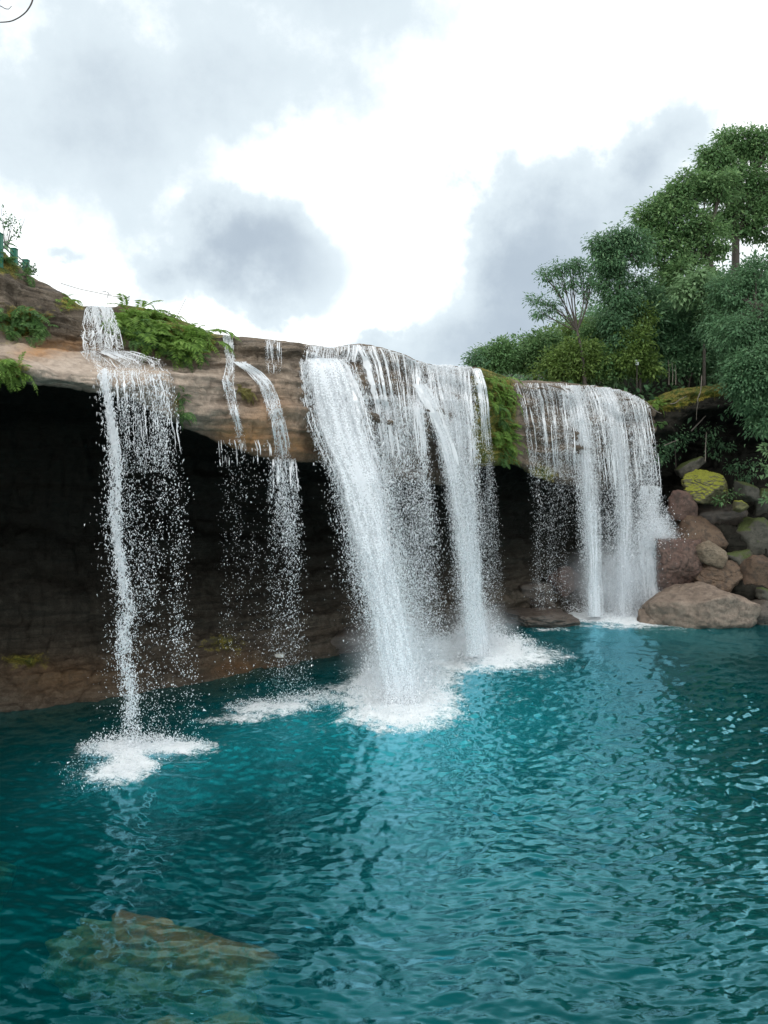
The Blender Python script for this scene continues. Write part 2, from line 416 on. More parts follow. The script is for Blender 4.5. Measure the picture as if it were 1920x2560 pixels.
def cliff_knots(u):
    g = lambda k, s=9: tab(k, u, s)
    v1, v3, v4, v6, Yl, Ys = g('v1', 5), g('v3'), g('v4'), g('v6', 12), g('Yl', 30), g('Ys', 25)
    Y3 = Yl + g('d3', 25); Y1 = Y3 + g('d1', 25); Y6 = Yl + g('d6', 14)
    K = []
    zz = lambda v, Y: CH - (v - HZ) / F * Y
    K.append((Y1 + 40, zz(v1, Y1) + .2 + 0 * u)); K.append((Y1 + 4, zz(v1, Y1) - .1)); K.append((Y1 + .5, zz(v1, Y1)))
    K.append((Y1, zz(v1 + 2, Y1)))
    K.append((Y3 + .25 * (Y1 - Y3), zz(.55 * v1 + .45 * v3, Y3 + .25 * (Y1 - Y3)))); K.append((Y3, zz(v3, Y3)))
    K.append((Yl, zz(v4, Yl))); K.append((Yl - .12, zz(.5 * v4 + .5 * v6, Yl - .12))); K.append((Y6, zz(v6, Y6)))
    z6 = zz(v6, Y6)
    o9 = g('o9', 25)
    K.append((Y6 + 1.2, z6 + .35)); K.append((np.maximum(Ys + o9 * .92, Y6 + 2.2), z6 - .4))
    K.append((np.maximum(Ys + o9, Y6 + 2.3), g('z10') + .55 * (z6 - .4 - g('z10'))))
    K.append((Ys + g('o10', 25), g('z10'))); K.append((Ys + g('o11', 25), g('z11'))); K.append((Ys, 0 * u))
    K.append((Ys - .8, 0 * u - .9)); K.append((Ys - 2.5, 0 * u - 4.2))
    return K


K = cliff_knots(cu)
seg = [6, 8, 3, 26, 26, 28, 26, 26, 10, 20, 26, 20, 26, 16, 5, 4]
Yr, Zr, kr = [], [], []
for i, n in enumerate(seg):
    for j in range(n):
        f = j / n
        Yr.append(K[i][0] * (1 - f) + K[i + 1][0] * f); Zr.append(K[i][1] * (1 - f) + K[i + 1][1] * f); kr.append(i + f)
Yr.append(K[-1][0]); Zr.append(K[-1][1]); kr.append(len(seg))
Yr, Zr, kr = np.array(Yr), np.array(Zr), np.array(kr)
for _ in range(3):
    Yr[8:-3] = .25 * Yr[7:-4] + .5 * Yr[8:-3] + .25 * Yr[9:-2]; Zr[8:-3] = .25 * Zr[7:-4] + .5 * Zr[8:-3] + .25 * Zr[9:-2]
Xr = (cu - U0)[None] / F * Yr
CG = np.stack([Xr, Yr, Zr], -1)
du = np.gradient(CG, axis=1); dv = np.gradient(CG, axis=0)
nrm = np.cross(du, dv); nrm /= np.linalg.norm(nrm, axis=2)[..., None] + 1e-9
nrm = -nrm
KK = np.broadcast_to(kr[:, None], Yr.shape); UU = np.broadcast_to(cu[None], Yr.shape); VV = HZ + (CH - Zr) / Yr * F
# relief: bedding layers, broken blocks, fine roughness
sw = Zr + .10 * Xr * .3 + .35 * fbm(CG * .35, 3)
lay = noise3(np.stack([Xr * .22, Yr * .22, sw * 2.0], -1)); lay = np.tanh(lay * 7) * .5
lay2 = np.tanh(noise3(np.stack([Xr * .5, Yr * .5, sw * 5.5 + 9], -1)) * 4) * .5
lay3 = np.tanh(noise3(np.stack([Xr * .9, Yr * .9, sw * 13 + 3], -1)) * 3) * .5
big = fbm(CG * .55, 3); fin = fbm(CG * 2.6, 4, .6)
amp = np.interp(KK, [0, 2, 3, 4, 5, 6, 7, 8, 9, 10, 12, 13, 14, 16], [.1, .15, .25, 1, .9, .45, .7, .45, .6, 1.3, 1.2, 1.1, .8, .5])
amp *= np.where(UU > 1620, np.interp(UU, [1620, 1680], [1, 1.5]), 1)
jt = np.exp(-(noise3(np.stack([Xr * .55, Yr * .55, Zr * .16 + 3], -1)) / .03) ** 2) + .7 * np.exp(-(noise3(np.stack([Xr * 1.3, Yr * 1.3, Zr * .5 + 8], -1)) / .035) ** 2)
disp = amp * (-.13 * jt + .36 * lay + .20 * lay2 + .10 * lay3 + .30 * big + .17 * fin)
CG = CG + nrm * disp[..., None] * np.array([.8, 1.0, .55])


def blob(u, v, ru, rv): return np.exp(-(((UU - u) / ru) ** 2 + ((VV - v) / rv) ** 2))


front = (KK > 2.5) & (KK < 8.4)
bench = (KK > 11.6)
orange = front * (1.0 * blob(150, 868, 75, 20) + .6 * blob(80, 885, 50, 16) + .9 * blob(600, 1095, 75, 45) + .75 * blob(735, 1120, 60, 40) + .35 * blob(680, 1020, 60, 60)) + bench * (.6 * blob(150, 1690, 170, 60) + .8 * blob(600, 1670, 90, 35))
moss = front * (1.1 * blob(390, 800, 130, 60) + .8 * blob(500, 850, 50, 50) + 1.1 * blob(20, 630, 60, 60) + .7 * blob(50, 810, 90, 60) + .6 * blob(180, 755, 40, 25) + .8 * blob(10, 930, 60, 40)
        + 1.2 * blob(1230, 950, 45, 55) + 1.1 * blob(1262, 1090, 35, 110) + .8 * blob(1200, 1080, 30, 110) + .7 * blob(1355, 1185, 50, 35) + 1.2 * blob(1665, 985, 70, 40) + .9 * blob(1780, 975, 70, 22) + .5 * blob(440, 1010, 25, 70)) + bench * (.6 * blob(60, 1650, 90, 40) + .5 * blob(560, 1610, 90, 50)) \
    + (KK <= 3) * (.9 * (UU < 130) + .8 * ((UU > 1190) & (UU < 1290)) + .9 * (UU > 1640))
dark = np.interp(KK, [0, 7.6, 8.1, 11.2, 12.0, 12.6, 14, 16], [0, 0, 1, 1, .85, .66, .6, .6])  # shade of the hollow under the lip, painted as near-black rock
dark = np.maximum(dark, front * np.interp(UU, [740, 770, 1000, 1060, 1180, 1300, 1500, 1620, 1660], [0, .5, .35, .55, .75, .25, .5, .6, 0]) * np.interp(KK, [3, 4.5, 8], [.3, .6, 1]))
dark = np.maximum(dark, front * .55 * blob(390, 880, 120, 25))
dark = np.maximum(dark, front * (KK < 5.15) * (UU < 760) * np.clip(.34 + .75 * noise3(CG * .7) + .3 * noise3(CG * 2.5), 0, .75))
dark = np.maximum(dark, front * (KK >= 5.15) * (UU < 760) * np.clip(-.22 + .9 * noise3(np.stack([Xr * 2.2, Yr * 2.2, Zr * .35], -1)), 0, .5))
dark = np.maximum(dark, ((KK > 4.9) & (UU > 1635)) * .97)  # shade below the right ledge is put into the rock colour too
pale = ((KK > 4.8) & (KK < 8)) * (1.0 * np.interp(UU, [-300, 0, 60, 330, 480, 640], [.6, .6, 1, .9, .55, .2]) * (UU < 760))
pale = pale * (1 - .5 * np.clip(orange, 0, 1))
stain_shade = np.stack([np.clip(orange, 0, 1), np.clip(moss, 0, 1), np.clip(dark, 0, 1), np.clip(pale, 0, 1)], -1)
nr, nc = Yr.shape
cliff = mk('cliff', CG, grid_faces(nr, nc)[:, ::-1], M['cliff'], cattr={'stain_shade': stain_shade}, smooth=True)
tag(cliff, 'layered brown sandstone cliff with a deep dark hollow under its lip', kind='structure')
_cf = grid_faces(nr, nc)
BV = BVHTree.FromPolygons(CG.reshape(-1, 3)[:, :].tolist(), _cf.tolist())
EYE = Vector((0, 0, CH))


def hit(u, v):
    """first cliff point on the line of sight through (u, v): location and normal facing the eye"""
    d = Vector(((u - U0) / F, 1.0, (HZ - v) / F)).normalized()
    loc, n, _i, _d = BV.ray_cast(EYE, d)
    if loc is None: return None, None
    if n.dot(d) > 0: n = -n
    return np.array(loc), np.array(n)


# hill behind the right bank
hu = np.linspace(1150, 3200, 90); hY = np.linspace(38.6, 90, 44)
HU, HY = np.meshgrid(hu, hY)
hx = (HU - U0) / F * HY
hz = 9.6 + np.clip((HY - 38.8) / 5, 0, 1) * (.4 + np.clip((hx - 9.0) * .55, 0, 7)) + np.clip(HY - 42, 0, 40) * .16 * np.clip((hx - 8) / 6, 0, 1)
hp = np.stack([hx, HY, hz], -1); hp[..., 2] += .35 * fbm(hp * .4, 3)
hill = tag(mk('hill', hp, grid_faces(44, 90), M['soil'], smooth=True), 'wooded slope rising behind the falls', kind='structure')

# ------------------------------------------------------------------ pool
FOAM = [  # column, row, half width, half height, strength
    (310, 1872, 125, 22, 1.0), (430, 1868, 110, 20, 1.0), (310, 1925, 85, 30, 1.1), (320, 1895, 50, 40, 1.0), (540, 1800, 50, 12, .6),
    (680, 1768, 120, 22, .9), (790, 1745, 110, 20, .7), (620, 1790, 70, 18, .8), (870, 1720, 110, 18, .7),
    (1000, 1752, 135, 62, 1.35), (990, 1700, 120, 40, 1.2), (930, 1780, 70, 28, .9), (1090, 1690, 80, 40, .8),
    (1200, 1625, 150, 42, 1.25), (1310, 1645, 90, 22, .9), (1120, 1655, 90, 30, 1.0), (1400, 1640, 50, 8, .6), (1290, 1737, 26, 7, .4),
    (1530, 1532, 140, 30, 1.4), (1450, 1515, 60, 16, 1.1), (1600, 1528, 60, 26, 1.2), (1380, 1573, 60, 4, .6), (1460, 1566, 30, 4, .6), (1690, 1572, 110, 3, .5),
    (1020, 1765, 240, 85, .42), (1240, 1640, 240, 55, .42), (340, 1895, 200, 70, .36), (700, 1770, 180, 40, .36), (1150, 1730, 260, 60, .3), (1520, 1555, 180, 22, .4),
]
AER = [(400, 1930, 260, 110, .55), (680, 1800, 200, 80, .5), (1020, 1800, 330, 140, .65), (1280, 1680, 330, 110, .6), (1540, 1570, 260, 40, .5), (1150, 1950, 420, 260, .28), (1500, 1900, 350, 220, .12), (1000, 2350, 500, 300, .10)]
vr = np.concatenate([np.arange(1508, 2640, 2.6), [2660, 2700, 2800, 3000, 3400, 4200, 6000, 9000]])
ur = np.concatenate([np.arange(-1500, -140, 40), np.arange(-140, 2070, 4.2), np.arange(2080, 3500, 40)])
PU, PV = np.meshgrid(ur, vr)
PY = F * CH / (PV - HZ); PX = (PU - U0) / F * PY
px = np.stack([PX, PY, np.zeros_like(PX)], -1)
rc = np.hypot(PX - .8, PY - 25.0); th = np.arctan2(PX - .8, 25.0 - PY)      # ripples spread from where the main fall lands
wq = .30 * noise2(PX * .6, PY * .6, 3.3); wr = .30 * noise2(PX * .6 + 40, PY * .6, 7.7)
wx, wy = th * 19.0 + wq, rc + wr
ridge = lambda n, k=1.8: np.clip(1 - np.abs(n) * 2.3, 0, 1) ** k
fade = lambda L: np.clip(L * F / PY / 14.0, 0, 1) ** 1.5 * np.clip(L / (2.6 * PY ** 2 / (F * CH) * 2.2), 0, 1)
ph = 1.0 + .5 * noise2(PX * .12, PY * .12, 1.1)
h = .12 * noise2(wx * .22, wy * .55, .2)
hm = .070 * noise2(wx * 1.1, wy * 2.3, 2.2) * fade(.5)
hm += .046 * noise2(wx * 2.5 + 5, wy * 5.6, 4.1) * fade(.24)
hm += .017 * noise2(wx * 5.0 + 9, wy * 10.5, 6.3) * fade(.12)
hm += .0035 * noise2(wx * 10 + 19, wy * 20, 6.9) * fade(.07)
hm *= ph; h = h * ph + hm
px[..., 0] += np.sin(th) * hm * 1.25; px[..., 1] -= np.cos(th) * hm * 1.25     # crests lean the way the ripples run
calm = np.clip(np.interp(PX / PY, [-.5, -.2, .1], [.75, .9, 1.0]), 0, 1)
h *= calm
foam = np.zeros_like(PX); aer = np.zeros_like(PX)
wob = .35 * noise2(PX * .9, PY * .9, 11.0) + .25 * noise2(PX * 2.6, PY * 2.6, 12.0)


def wpt(u, v):
    Y = F * CH / (v - HZ); return (u - U0) / F * Y, Y


for (u, v, ru, rv, s) in FOAM:
    x0, y0 = wpt(u, v); rx, ry = ru / F * y0, rv * y0 * y0 / (F * CH)
    d = np.sqrt(((PX - x0) / rx) ** 2 + ((PY - y0) / ry) ** 2) + wob
    foam = np.maximum(foam, s * np.clip((1.55 - d) / 1.15, 0, 1))
for (u, v, ru, rv, s) in AER:
    x0, y0 = wpt(u, v); rx, ry = ru / F * y0, rv * y0 * y0 / (F * CH)
    aer += .8 * s * np.exp(-(((PX - x0) / rx) ** 2 + ((PY - y0) / ry) ** 2) * (1 + wob))
fq = np.stack([PX, PY, 0 * PX], -1)
h += np.clip(foam, 0, 1) * (.05 + .07 * fbm(fq * 2.2, 3) + .04 * noise3(fq * 8))
px[..., 2] = h - .03
pool = mk('pool_water', px, grid_faces(*PX.shape)[:, ::-1], M['pool'], attrs={'foam': np.clip(foam, 0, 1).ravel(), 'aerated': np.clip(aer, 0, 1).ravel()}, smooth=True)
tag(pool, 'rippled teal plunge pool with white foam below the falls', kind='structure')
bx, by = np.meshgrid(np.linspace(-60, 70, 60), np.linspace(-12, 45, 40))
bz = -3.6 + .5 * noise2(bx * .2, by * .2)
m_, t_, out_ = material('deep_water')
va = t_.n('ShaderNodeVolumeAbsorption', ins={'Color': (.30, .74, .68, 1), 'Density': 1.25}); t_.t.links.new(va.outputs[0], out_.inputs['Volume'])
q_ = np.array([(x, y, z) for z in (-5.5, -.16) for y in (-12.5, 44) for x in (-61, 71)], float)
tag(mk('deep_water', q_, np.array([(0, 2, 3, 1), (4, 5, 7, 6), (0, 1, 5, 4), (2, 6, 7, 3), (0, 4, 6, 2), (1, 3, 7, 5)]), m_), 'clear deep water of the pool', kind='structure')
tag(mk('pool_bed', np.stack([bx, by, bz], -1), grid_faces(40, 60), M['bed'], smooth=True), 'dark bed of the deep pool', kind='structure')

# ------------------------------------------------------------------ boulders
def ico(sub):
    import bmesh
    bm = bmesh.new(); bmesh.ops.create_icosphere(bm, subdivisions=sub, radius=1.0)
    V = np.array([v.co[:] for v in bm.verts]); Fc = np.array([[v.index for v in f.verts] for f in bm.faces]); bm.free()
    return V, Fc


ICO5, ICO4, ICO3 = ico(6), ico(4), ico(3)


def boulder_shape(size, seed, planes=10, hlo=.66, crack=.055, rnd=.12, rough=.16, sub=ICO4, tilt=0.0):
    r = np.random.default_rng(seed); D, Fc = sub
    n = r.normal(size=(planes, 3)); n /= np.linalg.norm(n, axis=1)[:, None]
    n = np.concatenate([n, np.eye(3), -np.eye(3)]); hh = np.concatenate([r.uniform(hlo, .97, planes), np.full(6, .97)])
    q = np.maximum(D @ n.T, 1e-3) / hh
    pw = 44.0
    rad = (q ** pw).sum(1) ** (-1 / pw)
    V = D * rad[:, None]
    V = V * (1 + rough * fbm(V * 1.7 + seed * 3.1, 4, .55))[:, None] + D * (.05 * np.abs(noise3(V * 3.3 + seed)) + .03 * fbm(V * 7 + seed, 3))[:, None]
    cr = np.exp(-(noise3(V * np.array([1.3, 1.3, 2.2]) + seed * 1.7) / .035) ** 2) + .6 * np.exp(-(noise3(V * 2.6 + seed * .7) / .03) ** 2)
    V = V - D * (crack * cr)[:, None]
    V = V * np.array(size)
    if tilt:
        c, s_ = math.cos(tilt), math.sin(tilt); x, z = V[:, 0].copy(), V[:, 2].copy()
        V[:, 0] = x * c - z * s_; V[:, 2] = x * s_ + z * c
    return V, Fc


def boulder(label, u, v, Y, hw, hh, mat, seed, group='boulders piled beside the right fall', depth=None, sub=ICO4, tilt=0.0, name='boulder', **k):
    c = P(u, v, Y); sx, sz = hw / F * Y, hh / F * Y
    V, Fc = boulder_shape((sx * 1.06, depth or .85 * (sx + sz) / 2 * 1.1, sz * 1.06), seed, sub=sub, tilt=tilt, **k)
    o = mk(name, V, Fc, M[mat], smooth=True); o.location = tuple(c)
    return tag(o, label, 'boulder', group)


boulder('broad smooth tan boulder sitting in the water at the foot of the pile', 1738, 1545, 33.2, 122, 84, 'tan', 29, sub=ICO5, planes=14, hlo=.78, rough=.10, depth=1.6, crack=.02)
boulder('small tan wedge of rock leaning on the left end of the broad smooth boulder', 1632, 1556, 33.0, 36, 34, 'tan', 5)
boulder('tall reddish pink boulder wetted by the edge of the right waterfall', 1692, 1408, 34.4, 56, 66, 'pink', 33, sub=ICO5)
boulder('orange brown boulder with a pointed right tip above the reddish pink boulder', 1742, 1345, 36.0, 58, 56, 'brown', 14)
boulder('light striated boulder with deep grooves perched at the middle of the pile', 1774, 1381, 34.0, 38, 29, 'striped', 8, tilt=-.35)
boulder('brown rounded boulder just under the light striated boulder', 1797, 1450, 34.2, 62, 46, 'brown', 41, sub=ICO5)
boulder('large dark brown boulder cut by the right edge of the photo', 1905, 1450, 34.6, 84, 66, 'brown', 52)
boulder('bright yellow green mossy boulder with cracked layers', 1768, 1217, 36.5, 60, 40, 'mossy', 61, sub=ICO5, tilt=-.12)
boulder('dull reddish boulder under the lower left of the bright mossy boulder', 1702, 1264, 36.2, 34, 36, 'pink', 71)
boulder('round grey green boulder to the right of the bright mossy boulder', 1865, 1228, 36.0, 27, 26, 'grey', 81)
boulder('small yellow green mossy rock below the round grey green boulder', 1850, 1267, 35.5, 17, 16, 'mossy', 91)
boulder('tall dark grey boulder behind the large dark brown boulder', 1890, 1345, 35.6, 52, 48, 'grey', 101)
boulder('flat grey slab right of the light striated boulder', 1846, 1398, 34.9, 38, 24, 'grey', 111)
boulder('dark shaded boulder filling the gap below the bright mossy boulder', 1795, 1288, 36.8, 56, 36, 'wet', 121)
boulder('tilted dull slab leaning above the bright mossy boulder', 1728, 1166, 37.6, 40, 15, 'grey', 131, tilt=.42)
boulder('small pale grey rock at the right edge beside the broad tan boulder', 1915, 1488, 33.2, 24, 19, 'grey', 141)
boulder('low dark brown rock at the water line right of the broad tan boulder', 1905, 1535, 33.0, 60, 34, 'wet', 151)
boulder('dark brown rock wedged between the pink boulder and the broad tan boulder', 1770, 1478, 34.9, 52, 34, 'wet', 161)
boulder('mossy dark boulder beyond the round grey green boulder at the right edge', 1925, 1265, 36.5, 42, 46, 'grey', 171)
boulder('wet rock struck by the right edge of the right waterfall', 1648, 1378, 35.0, 34, 40, 'pink', 181)
boulder('low flat layered dark rock with water trickling off its edge', 1345, 1552, 32.6, 90, 30, 'wet', 191, group='wet rocks behind the falls', sub=ICO5, depth=1.1, planes=14)
boulder('purplish wet hump of rock left of the base of the right waterfall', 1410, 1452, 35.6, 40, 36, 'pink', 201, group='wet rocks behind the falls')
boulder('rounded wet rock behind the low flat layered rock', 1340, 1490, 34.4, 44, 34, 'wet', 211, group='wet rocks behind the falls')
boulder('dark wet rock at the foot of the dark hollow behind the main waterfall', 860, 1610, 27.6, 70, 36, 'wet', 221, group='wet rocks behind the falls')
c = P(700, 1637, 25.0)
V_, F_ = boulder_shape((.15, .1, .055), 7, planes=5, sub=ICO3)
o = mk('pale_rock', V_, F_, M['pale_stone']); o.location = tuple(c + np.array([0, -.1, 0])); tag(o, 'small pale angular stone on the dark shore left of the main waterfall', 'rock')
# rock under the surface, near the camera
V_, F_ = boulder_shape((1.6, .50, .60), 309, planes=8, sub=ICO5, rough=.34)
o = mk('submerged_rock', V_, F_, M['sunk'], smooth=True); o.location = (-3.05, 10.75, -.68); o.rotation_euler = (0, .06, -.28)
tag(o, 'orange brown rock lying just under the water near the viewer', 'rock')
V_, F_ = boulder_shape((.8, .45, .45), 311, planes=8, sub=ICO4, rough=.4)
o = mk('submerged_rock', V_, F_, M['sunk'], smooth=True); o.location = (-2.0, 9.2, -.95)
tag(o, 'dark brown rock under the water in front of the orange brown sunken rock', 'rock')
V_, F_ = boulder_shape((1.5, .9, .6), 306, planes=10, sub=ICO4, rough=.14)
o = mk('submerged_rock', V_, F_, M['sunk'], smooth=True); o.location = (-7.9, 13.3, -1.0)
tag(o, 'faint brown rock under the dark water at the far left', 'rock')

# ------------------------------------------------------------------ waterfalls
def flow_grid(knots, nS=36, dr=5.0, off=.13, land=True, throw=0.0, yland=None):
    """knots: (v, uL, uR, mode) from lip to foot; 'c' clings to the rock, 'f' falls free. -> world grid (T,S,3), v of rows, first free row"""
    kv = np.array([k[0] for k in knots], float)
    n = max(int((kv[-1] - kv[0]) / dr), 4)
    v = np.linspace(kv[0], kv[-1], n)
    uL = np.interp(v, kv, [k[1] for k in knots]); uR = np.interp(v, kv, [k[2] for k in knots])
    for _ in range(4):
        uL[1:-1] = (uL[:-2] + 2 * uL[1:-1] + uL[2:]) / 4; uR[1:-1] = (uR[:-2] + 2 * uR[1:-1] + uR[2:]) / 4
    vc = max([k[0] for k in knots if k[3] == 'c'], default=kv[0])
    s = np.linspace(0, 1, nS)
    U = uL[:, None] + (uR - uL)[:, None] * s[None]; V = np.repeat(v[:, None], nS, 1)
    Y = np.full(U.shape, np.nan); last = tab('Yl', U[0], 30) + 1.2
    nc_ = int((v <= vc + .1).sum())
    for i in range(nS):                      # a lip that lies below the first row: start where the rock begins
        j = 0
        while j < max(nc_, 1) - 1 and hit(U[j, i], V[j, i] + 1.0)[0] is None: j += 1
        if j: V[:j + 1, i] = V[j, i] + 1.0
    for j in range(max(nc_, 1)):
        for i in range(nS):
            loc, _n = hit(U[j, i], V[j, i])
            y = loc[1] - off if loc is not None else last[i]
            if y > last[i] + .5 or loc is None: y = last[i]
            Y[j, i] = min(y, last[i] + .05); last[i] = Y[j, i]
    if nc_ > 4:
        for _ in range(3): Y[1:nc_ - 1] = (Y[:nc_ - 2] + Y[1:nc_ - 1] * 2 + Y[2:nc_]) / 4
        Y[:nc_, 1:-1] = (Y[:nc_, :-2] + 2 * Y[:nc_, 1:-1] + Y[:nc_, 2:]) / 4
    k0 = max(nc_, 1)
    if k0 < n:
        yl = Y[k0 - 1].copy(); ye = yland if yland else F * CH / (max(kv[-1], 1460) - HZ)
        ye = np.minimum(ye, yl - .15)
        f = np.sqrt((v[k0:] - v[k0 - 1]) / (v[-1] - v[k0 - 1]))
        Y[k0:] = yl[None] + (ye - yl)[None] * f[:, None]
    return P(U, V, Y), v, k0


def sample(G, t, s):
    T_, S_ = G.shape[:2]
    a = np.clip(t * (T_ - 1), 0, T_ - 1.001); b = np.clip(s * (S_ - 1), 0, S_ - 1.001)
    i, j = a.astype(int), b.astype(int); fa, fb = (a - i)[:, None], (b - j)[:, None]
    return (G[i, j] * (1 - fa) * (1 - fb) + G[i + 1, j] * fa * (1 - fb) + G[i, j + 1] * (1 - fa) * fb + G[i + 1, j + 1] * fa * fb)


def drops_geo(pos, size, stretch, rnd_dir=.5):
    n = len(pos)
    a = np.array([[0, 0, -1.0]]) + rng.normal(0, 1, (n, 3)) * np.asarray(rnd_dir).reshape(-1, 1)
    a /= np.linalg.norm(a, axis=1)[:, None]
    r = rng.normal(size=(n, 3)); b = np.cross(a, r); b /= np.linalg.norm(b, axis=1)[:, None] + 1e-9; c_ = np.cross(a, b)
    sz = size[:, None]; L = (size * stretch)[:, None]
    V = np.empty((n, 4, 3))
    V[:, 0] = pos + a * L * 1.3
    for k in range(3):
        an = 2 * math.pi * k / 3
        V[:, k + 1] = pos - a * L * .5 + (b * math.cos(an) + c_ * math.sin(an)) * sz
    q = np.array([[0, 1, 2], [0, 2, 3], [0, 3, 1]])
    Fc = (np.arange(n)[:, None, None] * 4 + q[None]).reshape(-1, 3)
    return V.reshape(-1, 3), Fc


class Fall:
    def __init__(s, label, foot, group='waterfalls pouring over the cliff lip', name='waterfall'):
        s.root = empty(name, foot, label, 'waterfall', group); s.d = Bag(); s.t = Bag(); s.sheets = []
        s.ox = rng.uniform(0, 100)
    def spray(s, G, n0, size=.018, core=.5, ks=9.0, kt=1.2, thr=0.0, spread=(.02, .3), fin=(0, 1), tpow=1.0, edge=.1, stretch=(4.5, 1.7), gs=1.0):
        """droplets along a flow; thread noise picks where they run"""
        n = int(n0 * (1.36 if n0 > 6500 else 1.25)); m = n * 4
        t = fin[0] + (fin[1] - fin[0]) * rng.random(m) ** tpow
        q = rng.random(m)
        q = np.where(rng.random(m) < core, np.clip(rng.normal(.5, .16, m), 0, 1), q)
        nz = noise2(q * ks + s.ox + .35 * noise2(q * 3, t * 2, 1.0), t * kt, 3.0) + .5 * noise2(q * ks * 2.7 + s.ox, t * kt * 3, 5.0) + .25 * noise2(q * ks * 2, t * 30, 7.7)
        env = np.clip(q / edge, 0, 1) * np.clip((1 - q) / edge, 0, 1)
        ok = nz + rng.normal(0, .22, m) - (1 - env) * .35 * rng.random(m) > thr
        t, q = t[ok][:n], q[ok][:n]
        p = sample(G, t, q)
        sp = spread[0] + (spread[1] - spread[0]) * t ** 1.3
        p = p + rng.normal(0, 1, p.shape) * sp[:, None] * np.array([1, .8, .5])
        p[:, 2] = np.maximum(p[:, 2], .02)
        sz = size * .43 * rng.lognormal(0, .38, len(p)) * gs
        st = np.interp(t, [0, .35, 1], [stretch[0], (stretch[0] + stretch[1]) / 2, stretch[1]]) * rng.uniform(.6, 1.4, len(p))
        s.d.add(*drops_geo(p, sz, st, np.interp(t, [0, 1], [.18, .7])))
    def threads(s, G, n, rad=.010, fin=(0, 1), wig=.25, seglen=(.15, .6), smin=0, smax=1):
        T_, S_ = G.shape[:2]
        for _ in range(n):
            for _k in range(8):
                q = rng.uniform(smin, smax)
                if noise2(np.array([q * 9 + s.ox]), np.array([1.5]))[0] + .4 * noise2(np.array([q * 31 + s.ox]), np.array([4.5]))[0] > rng.normal(.08, .15): break
            t0 = fin[0] + (fin[1] - fin[0]) * rng.uniform(0, .75) * (rng.random() > .35); t1 = min(fin[1], t0 + (fin[1] - fin[0]) * rng.uniform(*seglen))
            m = max(4, int((t1 - t0) * T_ / 2.2))
            t = np.linspace(t0, t1, m)
            qq = q + wig / S_ * np.cumsum(rng.normal(0, .5, m)) * .6
            p = sample(G, t, np.clip(qq, 0, 1)) + np.array([0, -.02, 0])
            r = rad * rng.lognormal(0, .55) * np.sin(np.linspace(.25, math.pi - .05, m)) ** .6 * (1 + .35 * rng.normal(0, 1, m)).clip(.4, 2)
            s.t.add(*tube(p, r, 3))
    def sheet(s, G, dens, push=0.0, su=1.0, sv=1.0):
        """dens(s, t) -> 0..1 where the sheet is whole"""
        T_, S_ = G.shape[:2]
        t, q = np.meshgrid(np.linspace(0, 1, T_), np.linspace(0, 1, S_), indexing='ij')
        V = G.copy(); V[..., 1] -= push; w_ = np.linalg.norm(G[T_ // 2, -1] - G[T_ // 2, 0]); L = np.linalg.norm(np.diff(G[:, S_ // 2], axis=0), axis=1).sum()
        V = V + (np.stack([noise2(q * 5, t * 8, 2 + s.ox), noise2(q * 6, t * 7, 9 + s.ox), 0 * q], -1) * (.12 * t[..., None]))
        V[..., 2] = np.maximum(V[..., 2], -.05)
        s.sheets.append((V, np.clip(dens(q, t), 0, 1), np.stack([q * w_ * su + s.ox, t * L * sv, 0 * q], -1)))
    def splash(s, u, v, ru, rv, n, hgt=.5, size=.02):
        x0, y0 = wpt(u, v); rx, ry = ru / F * y0, rv * y0 * y0 / (F * CH)
        r = rng.random(n) ** .65; a = rng.uniform(0, 2 * math.pi, n)
        hz_ = np.abs(rng.normal(0, 1, n)) * hgt * (1 - .75 * r)
        p = np.stack([x0 + rx * r * np.cos(a), y0 + ry * r * np.sin(a), hz_ + .01], -1)
        s.d.add(*drops_geo(p, size * .52 * rng.lognormal(0, .4, n), rng.uniform(.8, 2.0, n), np.full(n, 1.5)))
    def done(s):
        for k, (bag, nm) in enumerate(((s.d, 'spray'), (s.t, 'water_threads'))):
            if bag.n: tag(bag.done(nm, M['drops'], s.root), kind='stuff')
        for V, de, st in s.sheets:
            o = mk('water_sheet', V, grid_faces(*V.shape[:2]), M['sheet'], s.root, attrs={'dens': de.ravel()}, smooth=True)
            at = o.data.attributes.new('flow', 'FLOAT_VECTOR', 'POINT'); at.data.foreach_set('vector', st.astype(np.float32).ravel())


def env(q, e=.15): return np.clip(q / e, 0, 1) * np.clip((1 - q) / e, 0, 1)


# left waterfall: cascade over the upper tier, glaze on the ledge, one white rope and a ragged curtain of drops
f = Fall('thin left waterfall breaking over a sloping ledge into one white rope', P(320, 1860, 17.8))
G, v_, k0 = flow_grid([(757, 222, 272, 'c'), (775, 214, 284, 'c'), (820, 205, 298, 'c'), (882, 204, 312, 'c')], nS=26, dr=3, land=False)
f.threads(G, 120, .010, wig=3.0, seglen=(.12, .4)); f.spray(G, 3600, .013, core=.2, ks=11, kt=5, thr=.06, spread=(.01, .03), stretch=(2.4, 1.6)); f.sheet(G, lambda q, t: env(q, .12) * (.26 - .1 * t), su=1.6, sv=2.5)
G, v_, k0 = flow_grid([(878, 200, 330, 'c'), (900, 218, 408, 'c'), (930, 240, 425, 'c'), (945, 245, 428, 'c')], nS=40, dr=3)
f.sheet(G, lambda q, t: env(q, .12) * (.36 - .32 * q + .1 * (1 - t)), su=1.2, sv=2.5); f.threads(G, 60, .008, wig=2.5, seglen=(.1, .4)); f.spray(G, 2600, .010, core=.1, ks=6, thr=.05, spread=(.01, .03))
